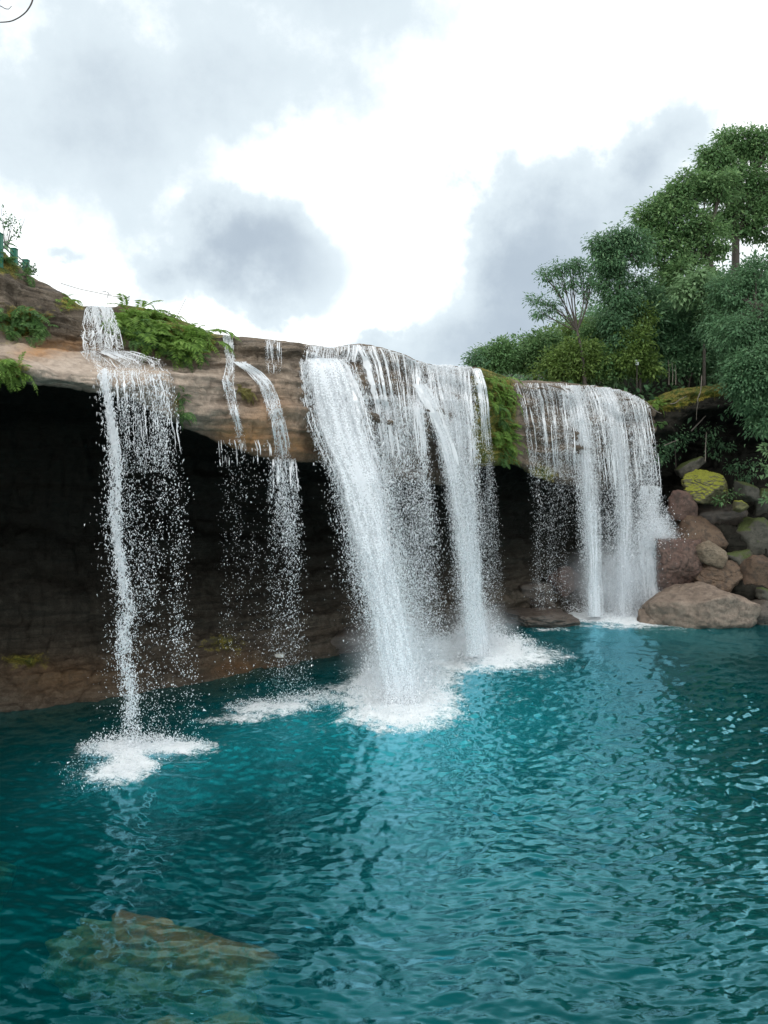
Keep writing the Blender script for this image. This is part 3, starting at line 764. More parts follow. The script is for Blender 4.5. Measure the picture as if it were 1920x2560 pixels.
G, v_, k0 = flow_grid([(925, 244, 278, 'c'), (965, 254, 280, 'c'), (1000, 261, 284, 'f'), (1150, 276, 303, 'f'), (1250, 273, 302, 'f'), (1330, 276, 303, 'f'), (1440, 292, 317, 'f'), (1530, 304, 344, 'f'), (1560, 291, 325, 'f'), (1700, 304, 338, 'f'), (1870, 322, 352, 'f')], nS=12)
f.threads(G, 12, .008, fin=(0, .3), seglen=(.1, .4)); f.spray(G, 6000, .021, core=.6, ks=2.5, kt=9, thr=.04, spread=(.015, .08)); f.spray(G, 2600, .015, core=0, ks=3, kt=3, thr=-.2, spread=(.10, .32)); f.sheet(G, lambda q, t: env(q, .3) * np.interp(t, [0, .25, .5, 1], [.30, .12, .05, .03]))
G, v_, k0 = flow_grid([(925, 285, 428, 'c'), (960, 290, 436, 'c'), (985, 294, 440, 'f'), (1100, 300, 450, 'f'), (1250, 300, 470, 'f'), (1450, 305, 478, 'f'), (1650, 318, 485, 'f'), (1840, 330, 500, 'f')], nS=40)
f.threads(G, 40, .007, fin=(0, .24), wig=2.0, seglen=(.1, .5)); f.spray(G, 2000, .011, core=0, ks=10, kt=1.5, thr=.1, spread=(.015, .05), fin=(0, .28)); f.spray(G, 4300, .020, core=0, ks=5, kt=3, thr=.14, spread=(.05, .14), stretch=(2.2, 1.1))
f.splash(320, 1870, 120, 24, 2600, .28, .017); f.splash(420, 1866, 110, 20, 1500, .16, .015); f.splash(310, 1925, 90, 30, 1200, .1, .015); f.splash(300, 1905, 130, 70, 900, .12, .013)
f.done()
# middle cascade that splits around a grass tuft and drips off the overhang
f = Fall('narrow middle cascade splitting over brown rock left of the main waterfall', P(720, 1770, 20.5))
G, v_, k0 = flow_grid([(838, 556, 580, 'c'), (880, 562, 586, 'c'), (912, 566, 590, 'c'), (950, 556, 584, 'c'), (1000, 566, 592, 'c'), (1060, 584, 604, 'c'), (1105, 590, 612, 'c')], nS=12, dr=3)
f.threads(G, 34, .008, wig=.7, seglen=(.06, .25)); f.spray(G, 2100, .012, core=.3, ks=3, kt=9, thr=.06, spread=(.01, .03)); f.sheet(G, lambda q, t: env(q, .3) * np.interp(t, [0, .35, 1], [.25, .2, .0]), su=2, sv=3)
G, v_, k0 = flow_grid([(905, 582, 612, 'c'), (930, 618, 655, 'c'), (960, 645, 682, 'c'), (1000, 660, 698, 'c'), (1050, 676, 712, 'c'), (1100, 684, 722, 'c'), (1152, 688, 728, 'c')], nS=16, dr=3)
f.threads(G, 55, .009, wig=.9, seglen=(.06, .3)); f.spray(G, 4200, .012, core=.4, ks=4, kt=5, thr=-.05, spread=(.01, .04)); f.sheet(G, lambda q, t: env(q, .3) * np.interp(t, [0, .3, 1], [.34, .26, .05]), su=1.5, sv=3)
G, v_, k0 = flow_grid([(1148, 672, 740, 'c'), (1160, 672, 742, 'f'), (1300, 672, 760, 'f'), (1500, 680, 770, 'f'), (1770, 690, 790, 'f')], nS=20)
f.threads(G, 42, .007, fin=(0, .12)); f.spray(G, 2600, .017, core=.2, ks=4, kt=2, thr=-.05, spread=(.03, .16), stretch=(3.2, 1.1)); f.spray(G, 1500, .012, core=.2, ks=4, kt=2, thr=-.05, spread=(.03, .10), fin=(0, .35))
G, v_, k0 = flow_grid([(1100, 540, 672, 'c'), (1118, 540, 680, 'f'), (1300, 545, 680, 'f'), (1500, 550, 690, 'f'), (1760, 560, 700, 'f')], nS=20)
f.threads(G, 40, .005, fin=(0, .1)); f.spray(G, 1300, .015, core=0, ks=7, kt=2, thr=.05, spread=(.04, .14), stretch=(2.5, 1.1))
G, v_, k0 = flow_grid([(846, 660, 705, 'c'), (900, 664, 706, 'c'), (935, 668, 704, 'c')], nS=10, dr=4)
f.threads(G, 24, .006, wig=.5); f.spray(G, 420, .009, core=0, ks=6, kt=3, thr=.05, spread=(.01, .02))
f.splash(680, 1768, 120, 22, 1500, .12, .015); f.splash(790, 1745, 100, 18, 900, .12, .015)
f.done()
# main waterfall
f = Fall('broad main waterfall of two white jets with a thin curtain between them', P(1050, 1720, 23.0))
G, v_, k0 = flow_grid([(858, 764, 905, 'c'), (880, 760, 905, 'c'), (905, 758, 900, 'c')], nS=60, dr=3)
f.sheet(G, lambda q, t: env(q, .1) * .50, su=.8, sv=.7); f.threads(G, 70, .009, wig=.8, seglen=(.4, 1.0)); f.spray(G, 1500, .010, core=0, ks=24, kt=1, thr=.05, spread=(.01, .02))
G, v_, k0 = flow_grid([(899, 752, 866, 'c'), (915, 752, 884, 'c'), (960, 754, 902, 'f'), (1000, 756, 920, 'f'), (1060, 772, 932, 'f'), (1100, 788, 944, 'f'), (1200, 828, 972, 'f'), (1300, 850, 990, 'f'), (1400, 872, 1010, 'f'), (1500, 896, 1022, 'f'), (1600, 925, 1045, 'f'), (1760, 935, 1070, 'f')], nS=44)
for ps, su, sv in ((0, 1, 1), (.12, 1.3, .8), (.25, .8, 1.2)):
    f.sheet(G, lambda q, t: env(q, .22) * (np.interp(t, [0, .12, .35, .6, 1], [.85, .60, .75, .60, .7]) * (1 - .7 * np.abs(q - np.interp(t, [0, .2, .5, 1], [.45, .5, .52, .5])))), push=ps, su=su, sv=sv)
f.threads(G, 130, .012, fin=(0, .35), seglen=(.1, .35)); f.spray(G, 52000, .016, core=.45, ks=5, kt=3.5, thr=-.12, spread=(.03, .28), edge=.2); f.spray(G, 15000, .017, core=.85, ks=4, kt=6, thr=-.2, spread=(.03, .22), fin=(.05, 1))
f.spray(G, 7000, .014, core=0, ks=5, kt=2, thr=-.2, spread=(.06, .55), fin=(.25, 1))
G, v_, k0 = flow_grid([(865, 866, 1052, 'c'), (880, 872, 1055, 'c'), (900, 884, 1058, 'c'), (960, 902, 1062, 'c'), (1020, 915, 1066, 'c'), (1080, 925, 1072, 'f'), (1200, 945, 1080, 'f'), (1400, 975, 1095, 'f'), (1690, 985, 1105, 'f')], nS=60)
f.threads(G, 120, .009, fin=(0, .34), wig=1.0, seglen=(.2, .7)); f.spray(G, 5200, .011, core=0, ks=22, kt=1.2, thr=.12, spread=(.01, .03), fin=(0, .32)); f.spray(G, 24000, .016, core=0, ks=7, kt=1.6, thr=.10, spread=(.04, .22), fin=(.15, 1), edge=.05)
f.sheet(G, lambda q, t: env(q, .12) * np.interp(t, [0, .05, .3, 1], [.55, .42, .20, .26]), su=1.0)
G, v_, k0 = flow_grid([(903, 1040, 1176, 'c'), (930, 1045, 1184, 'c'), (965, 1052, 1186, 'c'), (1000, 1060, 1188, 'c'), (1060, 1078, 1194, 'f'), (1200, 1110, 1200, 'f'), (1300, 1122, 1206, 'f'), (1400, 1136, 1212, 'f'), (1500, 1146, 1220, 'f'), (1640, 1150, 1232, 'f')], nS=44)
f.threads(G, 85, .010, fin=(0, .35), wig=.9, seglen=(.2, .7)); f.spray(G, 34000, .016, core=.3, ks=6, kt=2.2, thr=-.12, spread=(.02, .24), edge=.15)
for ps, su in ((0, 1), (.15, 1.4)):
    f.sheet(G, lambda q, t: env(q, .2) * (np.interp(t, [0, .15, .5, 1], [.55, .48, .55, .7]) * (1 - .6 * np.abs(q - .6))), push=ps, su=su)
G, v_, k0 = flow_grid([(960, 1026, 1066, 'c'), (985, 1040, 1084, 'c'), (1020, 1060, 1104, 'f'), (1100, 1086, 1134, 'f'), (1200, 1110, 1160, 'f'), (1400, 1136, 1186, 'f'), (1640, 1160, 1215, 'f')], nS=16, off=.16)
f.sheet(G, lambda q, t: env(q, .3) * np.interp(t, [0, .2, .6, 1], [.85, .7, .45, .5]), su=1.3); f.spray(G, 9000, .015, core=.6, ks=3, kt=5, thr=-.2, spread=(.02, .16)); f.threads(G, 40, .012, fin=(0, .3))
f.splash(1000, 1735, 130, 55, 9000, .55, .02); f.splash(990, 1700, 90, 34, 6000, 1.1, .02); f.splash(1200, 1622, 140, 36, 7000, .55, .022); f.splash(1200, 1612, 70, 22, 4000, 1.1, .022); f.splash(1010, 1765, 165, 66, 2200, .1, .016); f.splash(1240, 1632, 190, 46, 2000, .1, .018)
f.done()
# thin stream beside the mossy buttress
f = Fall('thin trickling stream falling beside the mossy fern buttress', P(1235, 1590, 30.0))
G, v_, k0 = flow_grid([(916, 1180, 1200, 'c'), (960, 1188, 1214, 'c'), (1010, 1196, 1222, 'c'), (1080, 1200, 1226, 'c'), (1140, 1204, 1232, 'f'), (1300, 1206, 1246, 'f'), (1590, 1210, 1262, 'f')], nS=12)
f.threads(G, 60, .010, fin=(0, .3), wig=.5, seglen=(.2, .6)); f.spray(G, 5200, .015, core=.3, ks=3, kt=4, thr=-.05, spread=(.02, .14), stretch=(3, 1.2)); f.sheet(G, lambda q, t: env(q, .3) * np.interp(t, [0, .2, .5, 1], [.5, .3, .1, .05]))
f.done()
# right waterfall
f = Fall('wide right waterfall falling as a rounded curtain beside the boulders', P(1520, 1535, 34.5))
G, v_, k0 = flow_grid([(958, 1284, 1420, 'c'), (1000, 1300, 1428, 'c'), (1060, 1312, 1434, 'c'), (1120, 1320, 1438, 'c'), (1180, 1324, 1440, 'c'), (1240, 1326, 1442, 'f'), (1520, 1330, 1450, 'f')], nS=44)
f.threads(G, 70, .009, fin=(0, .4), wig=.8, seglen=(.15, .6)); f.spray(G, 5200, .014, core=0, ks=12, kt=1.6, thr=.12, spread=(.015, .04), fin=(0, .42), gs=1.0); f.spray(G, 3600, .016, core=0, ks=9, kt=2, thr=.1, spread=(.05, .14), fin=(.3, 1))
f.sheet(G, lambda q, t: env(q, .2) * np.interp(t, [0, .15, .35, 1], [.52, .34, .08, .06]) * (.6 + .5 * q), su=1.2)
G, v_, k0 = flow_grid([(964, 1398, 1592, 'c'), (975, 1404, 1604, 'c'), (1010, 1414, 1622, 'c'), (1060, 1424, 1632, 'c'), (1120, 1432, 1642, 'f'), (1200, 1438, 1652, 'f'), (1300, 1446, 1652, 'f'), (1400, 1452, 1648, 'f'), (1540, 1458, 1640, 'f')], nS=64)
prof = lambda q, t: .44 + .50 * np.exp(-((q - .16) / .10) ** 2) + .48 * np.exp(-((q - .56) / .10) ** 2) + .2 * np.exp(-((q - .86) / .1) ** 2)
f.threads(G, 170, .011, fin=(0, .45), wig=.9, seglen=(.15, .6)); f.spray(G, 30000, .019, core=0, ks=9, kt=1.2, thr=-.02, spread=(.02, .16), edge=.05)
for q0 in (.16, .56): 
    Gs = G[:, max(0, int((q0 - .11) * 64)):int((q0 + .12) * 64)]
    f.spray(Gs, 11000, .018, core=.5, ks=4, kt=3, thr=-.15, spread=(.02, .12))
for ps, su in ((0, 1), (.18, 1.35)):
    f.sheet(G, lambda q, t: env(q, .08) * prof(q, t) * np.interp(t, [0, .15, .5, 1], [.62, .55, .62, .75]), push=ps, su=su)
# water thrown off the rock at the right edge
for (u, v, n, su_, sv_) in ((1625, 1340, 3500, 26, 40), (1605, 1400, 3500, 22, 50), (1650, 1350, 1800, 26, 18), (1590, 1470, 4000, 35, 35)):
    y = 34.2; p = P(rng.normal(u, su_, n), rng.normal(v, sv_, n), rng.normal(y, .35, n)); p[:, 2] = np.maximum(p[:, 2], .02)
    f.d.add(*drops_geo(p, .011 * rng.lognormal(0, .4, n), rng.uniform(.8, 2.5, n), np.full(n, .8)))
G2, v_, k0 = flow_grid([(1352, 1598, 1648, 'f'), (1420, 1604, 1650, 'f'), (1480, 1606, 1660, 'f'), (1536, 1600, 1668, 'f')], nS=14)
G2 = P(np.interp(np.linspace(0, 1, 40), [0, 1], [1598, 1606])[:, None] + np.linspace(0, 1, 14)[None] * np.linspace(48, 64, 40)[:, None], np.repeat(np.linspace(1352, 1540, 40)[:, None], 14, 1), np.linspace(34.3, 33.9, 40)[:, None] * np.ones((1, 14)))
f.threads(G2, 70, .014, wig=.8); f.sheet(G2, lambda q, t: env(q, .25) * (.45 + .25 * t)); f.spray(G2, 4500, .018, core=.3, ks=3, kt=3, thr=-.1, spread=(.03, .08))
tt_ = np.linspace(0, 1, 30)
G3 = P(np.interp(tt_, [0, .4, 1], [1600, 1596, 1590])[:, None] + np.linspace(0, 1, 16)[None] * np.interp(tt_, [0, .35, .7, 1], [50, 66, 92, 108])[:, None], np.repeat(np.interp(tt_, [0, 1], [1215, 1352])[:, None], 16, 1), np.interp(tt_, [0, 1], [34.9, 34.1])[:, None] * np.ones((1, 16)))
f.sheet(G3, lambda q, t: env(q, .3) * (.25 + .35 * t) * np.clip(t * 3, 0, 1) * np.clip((1 - t) * 5, 0, 1)); f.spray(G3, 6000, .016, core=.1, ks=3, kt=3, thr=-.15, spread=(.04, .10))
f.splash(1530, 1530, 120, 22, 8000, .55, .024); f.splash(1600, 1530, 60, 20, 3500, .9, .024); f.splash(1450, 1518, 60, 14, 1800, .35, .02)
f.done()

# mist hanging where the water lands
def mist(label, u, v, Y, ru, rv, ry, dens):
    V_, F_ = ICO3
    o = mk('mist', V_, F_, M.setdefault('mist%g' % dens, mat_mist('mist', dens)))
    o.location = tuple(P(u, v, Y)); o.scale = (ru / F * Y, ry, rv / F * Y)
    return tag(o, label, kind='stuff')


mist('white mist round the foot of the main waterfall', 1000, 1640, 23.2, 170, 150, 1.6, 1.0)
mist('white mist round the foot of the second jet', 1200, 1570, 29.5, 120, 90, 1.5, .65)
mist('white mist thrown off the rock at the right edge of the right waterfall', 1640, 1350, 34.3, 62, 95, 1.0, 1.5)
mist('bluish mist at the foot of the right waterfall', 1550, 1450, 34.6, 170, 120, 1.6, 1.5)

# ------------------------------------------------------------------ foliage
def leaf_geo(pos, d, nr, L, Wd, fold=.18):
    d = d / (np.linalg.norm(d, axis=1)[:, None] + 1e-9)
    s_ = np.cross(d, nr); s_ /= np.linalg.norm(s_, axis=1)[:, None] + 1e-9
    n_ = np.cross(s_, d)
    L = np.broadcast_to(L, (len(pos),))[:, None]; Wd = np.broadcast_to(Wd, (len(pos),))[:, None]
    V = np.empty((len(pos), 4, 3))
    V[:, 0] = pos; V[:, 2] = pos + d * L - n_ * L * .12
    m = pos + d * L * .42
    V[:, 1] = m + s_ * Wd * .5 + n_ * Wd * fold; V[:, 3] = m - s_ * Wd * .5 + n_ * Wd * fold
    return V.reshape(-1, 3), np.arange(len(pos) * 4).reshape(-1, 4)


def crown_leaves(blobs, leaf, seed, dens=1.0, per=54, droop=.22, twig=None, clump=.24, aspect=.45, shell=.62):
    """blobs: (centre, radii, n clumps). Leaves sit in clumps through the crown; returns geometry, per-leaf random and clump centres"""
    r = np.random.default_rng(seed); Vs, Fs, Rn, C = [], [], [], []
    n0 = 0
    for c, rad, nclump in blobs:
        m = max(1, int(nclump * dens * (1.05 if nclump > 12 else 1)))
        if m < 1: continue
        d = r.normal(size=(m, 3)); d /= np.linalg.norm(d, axis=1)[:, None]
        q = r.random(m) ** (1 / 3) * (1 - shell) + shell * r.uniform(.55, 1.22, m)
        cc = np.asarray(c) + d * q[:, None] * np.asarray(rad)
        C.append(cc)
        k = np.maximum(6, (per * r.lognormal(0, .35, m)).astype(int)); tot = k.sum()
        ci = np.repeat(np.arange(m), k)
        o = r.normal(size=(tot, 3)) * clump * r.uniform(.7, 1.25, m)[ci][:, None] * np.array([1, 1, .62])
        p = cc[ci] + o
        out = d[ci] * .5 + o / (np.linalg.norm(o, axis=1)[:, None] + 1e-6) * .9 + r.normal(0, .45, (tot, 3))
        out[:, 2] -= droop + .25 * r.random(tot)
        nr_ = r.normal(0, .38, (tot, 3)) + np.array([0, -.25, .8]) + d[ci] * .35 + o / clump * .3
        L = leaf * .84 * r.lognormal(0, .28, tot)
        V, Fc = leaf_geo(p, out, nr_, L, L * aspect)
        Vs.append(V); Fs.append(Fc + n0); n0 += len(V)
        cl = np.clip(r.random(m)[ci] * .55 + r.random(tot) * .55, 0, 1); Rn.append(np.repeat(cl, 4))
    return np.concatenate(Vs), np.concatenate(Fs), np.concatenate(Rn), C


def tree(label, base, top, blobs, leaf, mat, seed, trunk_r=.16, dens=1.0, group='trees on the right bank', bend=.3, name='tree', cat='tree', limbs=True, bark='bark', twigs=2, **k):
    """base, top: world points of the trunk's ends; blobs in photo pixels: (u, v, Y, half width, half height, clumps)"""
    r = np.random.default_rng(seed + 500)
    root = empty(name, base, label, cat, group)
    blobs = [(u + r.normal(0, .12) * a, v + r.normal(0, .12) * b, Y, a * r.uniform(.8, 1.12), b * r.uniform(.8, 1.12), n) for (u, v, Y, a, b, n) in blobs]
    B = [(P(u, v, Y), np.array([a / F * Y, (a + b) / 2 / F * Y * 1.05, b / F * Y]), n) for (u, v, Y, a, b, n) in blobs]
    V, Fc, Rn, C = crown_leaves(B, leaf, seed, dens, **k)
    mk('crown', V, Fc, M[mat], root, attrs={'rnd': Rn})
    base, top = np.asarray(base, float), np.asarray(top, float)
    mid = (base + top) / 2 + r.normal(0, bend, 3) * np.array([1, 1, .2])
    tp = curve_pts([base - np.array([0, 0, .4]), base + (mid - base) * .5, mid, top], 14)
    b = Bag(); b.add(*tube(tp, np.linspace(trunk_r, trunk_r * .5, 14), 8)); b.done('trunk', M[bark], root, smooth=True)
    if limbs:
        for (c, rad, n), cc in zip(B, C):
            b = Bag()
            dd = np.linalg.norm(tp - c, axis=1) + np.abs(np.minimum(c[2] - tp[:, 2], 0)) * 3
            s0 = tp[min(len(tp) - 2, int(np.argmin(dd * (1 + .0 * dd))))]
            if np.linalg.norm(c - s0) < .2: continue
            m_ = (s0 + c) / 2 + r.normal(0, .15, 3) - np.array([0, 0, .12])
            lp = curve_pts([s0, m_, c], 8); r0 = trunk_r * .42
            b.add(*tube(lp, np.linspace(r0, r0 * .35, 8), 5))
            for q in cc[r.permutation(len(cc))[:int(twigs * 4)]]:
                e = lp[r.integers(3, 8)]
                b.add(*tube(curve_pts([e, (e + q) / 2 + r.normal(0, .06, 3), q], 5), np.linspace(r0 * .33, .006, 5), 4))
            b.done('branch', M[bark], root, smooth=True)
    return root


# undergrowth covering the slope
n_ = 26000
i_ = rng.integers(0, hp.shape[0] - 1, n_), rng.integers(0, 45, n_)
pp = hp[i_] + rng.normal(0, .35, (n_, 3)) * np.array([1, 1.2, 1]); pp[:, 2] += np.abs(rng.normal(0, .7, n_))
V, Fc = leaf_geo(pp, rng.normal(0, 1, (n_, 3)) + np.array([0, -.3, 0]), rng.normal(0, .5, (n_, 3)) + np.array([0, -.4, 1]), .34 * rng.lognormal(0, .25, n_), .19)
tag(mk('undergrowth', V, Fc, M['leaf_dark'], attrs={'rnd': np.repeat(rng.random(n_), 4)}), 'dark leafy undergrowth on the slope behind the trees', kind='stuff')
# ---- trees behind and beside the right fall
tree('small feathery dark tree at the left end of the tree line', P(1192, 920, 39), P(1192, 885, 39), [(1188, 890, 39, 14, 16, 9), (1198, 903, 39, 15, 14, 9), (1185, 908, 39, 13, 10, 7)], .17, 'leaf_dark', 11, .05, per=26, clump=.2)
tree('bushy dark green tree with a pointed tip left of the tree line', P(1255, 945, 40), P(1255, 870, 40), [(1255, 862, 40, 16, 18, 10), (1240, 885, 40, 34, 18, 24), (1268, 884, 40, 30, 20, 24), (1250, 912, 40, 48, 22, 36), (1222, 912, 40, 26, 18, 18)], .19, 'leaf', 12, .08)
tree('rounded mid green tree between the pointed tree and the umbrella tree', P(1340, 945, 41), P(1340, 860, 41), [(1330, 862, 41, 34, 24, 28), (1360, 845, 41, 34, 22, 26), (1345, 895, 41, 60, 30, 52), (1300, 905, 41, 34, 26, 26)], .2, 'leaf', 13, .1)
tree('bright yellow green bush in front of the tree line behind the lip', P(1420, 955, 38.5), P(1420, 900, 38.5), [(1395, 905, 38.5, 40, 26, 30), (1440, 890, 38.5, 46, 34, 40), (1400, 930, 38.5, 60, 20, 34), (1480, 915, 38.5, 36, 30, 30)], .19, 'leaf_lit', 14, .07, name='bush', cat='bush', group='bushes along the lip')
tree('smooth pale green tree top rising behind the umbrella tree', P(1430, 900, 46), P(1425, 840, 46), [(1410, 845, 46, 46, 24, 36), (1450, 838, 46, 50, 26, 40), (1380, 868, 46, 46, 22, 30)], .2, 'leaf_lit', 15, .1)
tree('dark green bush under the umbrella tree', P(1500, 965, 39), P(1500, 905, 39), [(1500, 905, 39, 40, 34, 36), (1530, 930, 39, 40, 26, 30), (1470, 940, 39, 34, 18, 20), (1485, 820, 40.5, 46, 40, 44), (1470, 860, 40.5, 46, 34, 40)], .19, 'leaf', 16, .07, name='bush', cat='bush', group='bushes along the lip')
tree('slender umbrella tree with bare forking limbs under a thin flat crown', P(1462, 940, 38), P(1440, 812, 38),
     [(1372, 688, 38, 30, 16, 13), (1400, 672, 38, 26, 12, 10), (1430, 668, 38, 28, 14, 13), (1462, 672, 38, 28, 20, 15), (1480, 700, 38, 22, 22, 12), (1356, 745, 38, 24, 16, 11), (1352, 780, 38, 18, 12, 8), (1380, 765, 38, 22, 10, 7), (1425, 700, 38, 30, 16, 8), (1470, 735, 38, 18, 22, 8), (1402, 720, 38, 26, 12, 6)], .16, 'leaf_dark', 17, .10, per=30, clump=.2, bend=.12, twigs=3)
tree('tall columnar tree wrapped in creepers with a drooping top', P(1548, 930, 39), P(1545, 600, 39),
     [(1522, 612, 39, 34, 34, 40), (1575, 604, 39, 34, 28, 34), (1550, 590, 39, 30, 18, 20), (1534, 665, 39, 34, 40, 48), (1540, 735, 39, 34, 44, 50), (1532, 795, 39, 28, 40, 40), (1556, 840, 39, 34, 50, 56), (1605, 625, 39, 18, 40, 16), (1500, 690, 39, 12, 24, 8), (1590, 700, 39.5, 16, 30, 9), (1585, 760, 39, 16, 24, 10)], .19, 'leaf_dark', 18, .16, droop=.7, bend=.1, limbs=True)
tree('broad tall tree with a layered crown rising at the top right', P(1730, 960, 42), P(1770, 540, 42),
     [(1690, 497, 42, 46, 32, 42), (1725, 470, 42, 46, 36, 44), (1650, 545, 42, 46, 34, 42), (1700, 560, 42, 60, 40, 60), (1640, 600, 42, 36, 40, 36), (1690, 640, 42, 55, 40, 50), (1760, 600, 42, 60, 50, 60), (1740, 680, 41, 60, 44, 50), (1660, 700, 42, 34, 30, 20), (1790, 470, 42, 50, 40, 40), (1655, 760, 42, 40, 40, 26)], .23, 'leaf', 19, .3, bend=.4)
tree('tallest tree whose dark crown fills the upper right edge', P(1850, 980, 44), P(1840, 480, 44),
     [(1790, 400, 44, 40, 34, 36), (1825, 362, 44, 40, 28, 34), (1870, 372, 44, 44, 34, 40), (1920, 368, 44, 50, 36, 40), (1780, 440, 44, 34, 36, 28), (1840, 440, 44, 60, 46, 60), (1910, 450, 44, 60, 56, 60), (1850, 540, 44, 60, 50, 60), (1920, 560, 44, 60, 60, 50), (1960, 460, 44, 50, 80, 40), (1800, 545, 44.5, 36, 36, 24), (1770, 398, 44, 18, 20, 9)], .23, 'leaf', 20, .34, bend=.4)
tree('pale leafy bough hanging in front of the broad trees', P(1760, 960, 38.5), P(1762, 720, 38.5),
     [(1740, 712, 38, 48, 22, 30), (1715, 735, 38, 30, 20, 16), (1770, 745, 38, 36, 30, 26), (1790, 785, 38, 20, 28, 14), (1755, 690, 38, 30, 16, 12)], .27, 'leaf_pale', 21, .09, per=34, droop=.6, bend=.2, clump=.26)
tree('dense dark tree filling the middle of the right bank', P(1700, 965, 40), P(1690, 760, 40),
     [(1690, 790, 40, 60, 46, 66), (1640, 800, 40, 46, 50, 50), (1730, 830, 40, 60, 46, 60), (1670, 870, 40, 60, 44, 60), (1760, 880, 40, 50, 40, 50), (1610, 860, 40, 34, 46, 36), (1620, 740, 40.5, 26, 36, 20)], .21, 'leaf_dark', 22, .22)
tree('dark tree with drooping boughs hanging over the hollow at the right', P(1930, 1010, 35), P(1900, 760, 34),
     [(1830, 740, 36, 60, 50, 60), (1890, 690, 36, 60, 56, 60), (1860, 830, 34, 66, 56, 70), (1920, 800, 34, 50, 70, 50), (1800, 820, 36, 40, 40, 36), (1890, 920, 33, 56, 56, 66), (1850, 960, 33, 40, 44, 44), (1880, 1010, 33, 34, 26, 26), (1920, 1030, 33, 34, 50, 36), (1930, 930, 33, 40, 50, 40)], .18, 'leaf_dark', 23, .26, droop=.4, per=64)
tree('green shrub with yellowish leaves right of the columnar tree', P(1600, 960, 38.5), P(1600, 880, 38.5), [(1590, 850, 38.5, 30, 40, 30), (1570, 905, 38.5, 40, 36, 36), (1620, 915, 38.5, 34, 30, 26), (1610, 800, 39, 22, 34, 16)], .2, 'leaf_lit', 24, .07, name='bush', cat='bush', group='bushes along the lip')
tree('low dark shrub along the top of the mossy ledge', P(1720, 958, 39.5), P(1720, 920, 39.5), [(1690, 915, 39.5, 50, 24, 34), (1750, 915, 39.5, 50, 26, 34), (1800, 925, 39, 40, 24, 26)], .18, 'leaf_dark', 25, .05, name='bush', cat='bush', group='bushes along the lip')
tree('sprig of bright green leaves entering at the right edge above the boulders', P(1945, 1215, 32), P(1935, 1150, 32), [(1918, 1172, 32, 16, 16, 6), (1925, 1130, 32, 14, 18, 5), (1925, 1225, 32, 12, 24, 5)], .2, 'leaf_pale', 26, .03, per=16, clump=.14, name='bush', cat='bush', group='bushes among the boulders')
tree('small leafy plant growing beside the bright mossy boulder', P(1825, 1255, 36), P(1825, 1240, 36), [(1812, 1250, 35.8, 20, 9, 6), (1826, 1238, 35.8, 12, 9, 4)], .16, 'leaf', 27, .02, per=18, clump=.13, name='bush', cat='bush', group='bushes among the boulders')
tree('dark creeper growing in the hollow right of the right fall', P(1690, 1150, 38), P(1690, 1080, 38), [(1665, 1080, 37.6, 24, 30, 12), (1700, 1110, 38, 34, 26, 14), (1650, 1130, 37, 18, 30, 10), (1800, 1120, 39, 40, 30, 12), (1860, 1170, 38, 40, 30, 16), (1765, 1075, 38.5, 34, 20, 8)], .16, 'leaf_dark', 28, .03, per=22, clump=.2, name='creeper', cat='creeper', group='bushes among the boulders', limbs=False, droop=.9)


# ---- ferns
def frond_mesh(seed, L=1.0, pairs=15, droop=.8, wide=.24, mat='fern'):
    r = np.random.default_rng(seed)
    t = np.linspace(0, 1, 9)
    side = r.normal(0, .08)
    mid = np.stack([side * t ** 2, L * t * (1 - .18 * t * t * droop), L * (.42 * t - droop * .85 * t ** 2.1)], 1)
    V, Fc = tube(mid, np.linspace(.009, .003, 9) * L, 3)
    Vs, Fs, n0 = [V], [Fc], len(V); Rn = [np.full(len(V), .3)]
    tt = np.repeat(np.linspace(.16, .97, pairs), 2); sg = np.tile([1, -1], pairs)
    p = np.stack([np.interp(tt, t, mid[:, k]) for k in range(3)], 1)
    tg = np.stack([np.interp(tt, t, np.gradient(mid[:, k])) for k in range(3)], 1); tg /= np.linalg.norm(tg, axis=1)[:, None]
    s_ = np.cross(tg, np.array([0, 0, 1.0])); s_ /= np.linalg.norm(s_, axis=1)[:, None]
    up = np.cross(s_, tg)
    d = s_ * sg[:, None] + tg * .65 - up * .15 + r.normal(0, .12, p.shape)
    ln = L * wide * np.sin(np.clip(tt * 1.05, 0, 1) * math.pi) ** .55 * r.uniform(.8, 1.15, len(tt)) + .02
    V, Fc = leaf_geo(p, d, up + r.normal(0, .2, p.shape), ln, ln * .27)
    Vs.append(V); Fs.append(Fc + n0); Rn.append(np.repeat(r.random(len(tt)), 4))
    return mk('frond', np.concatenate(Vs), Fs, M[mat], attrs={'rnd': np.concatenate(Rn)}, link=False)


FR = {m: [frond_mesh(40 + i, droop=dr, wide=wd, mat=m) for i, (dr, wd) in enumerate(((.7, .24), (.95, .22), (1.15, .26), (.5, .2), (1.3, .2)))] for m in ('fern', 'fern_dark', 'dry')}


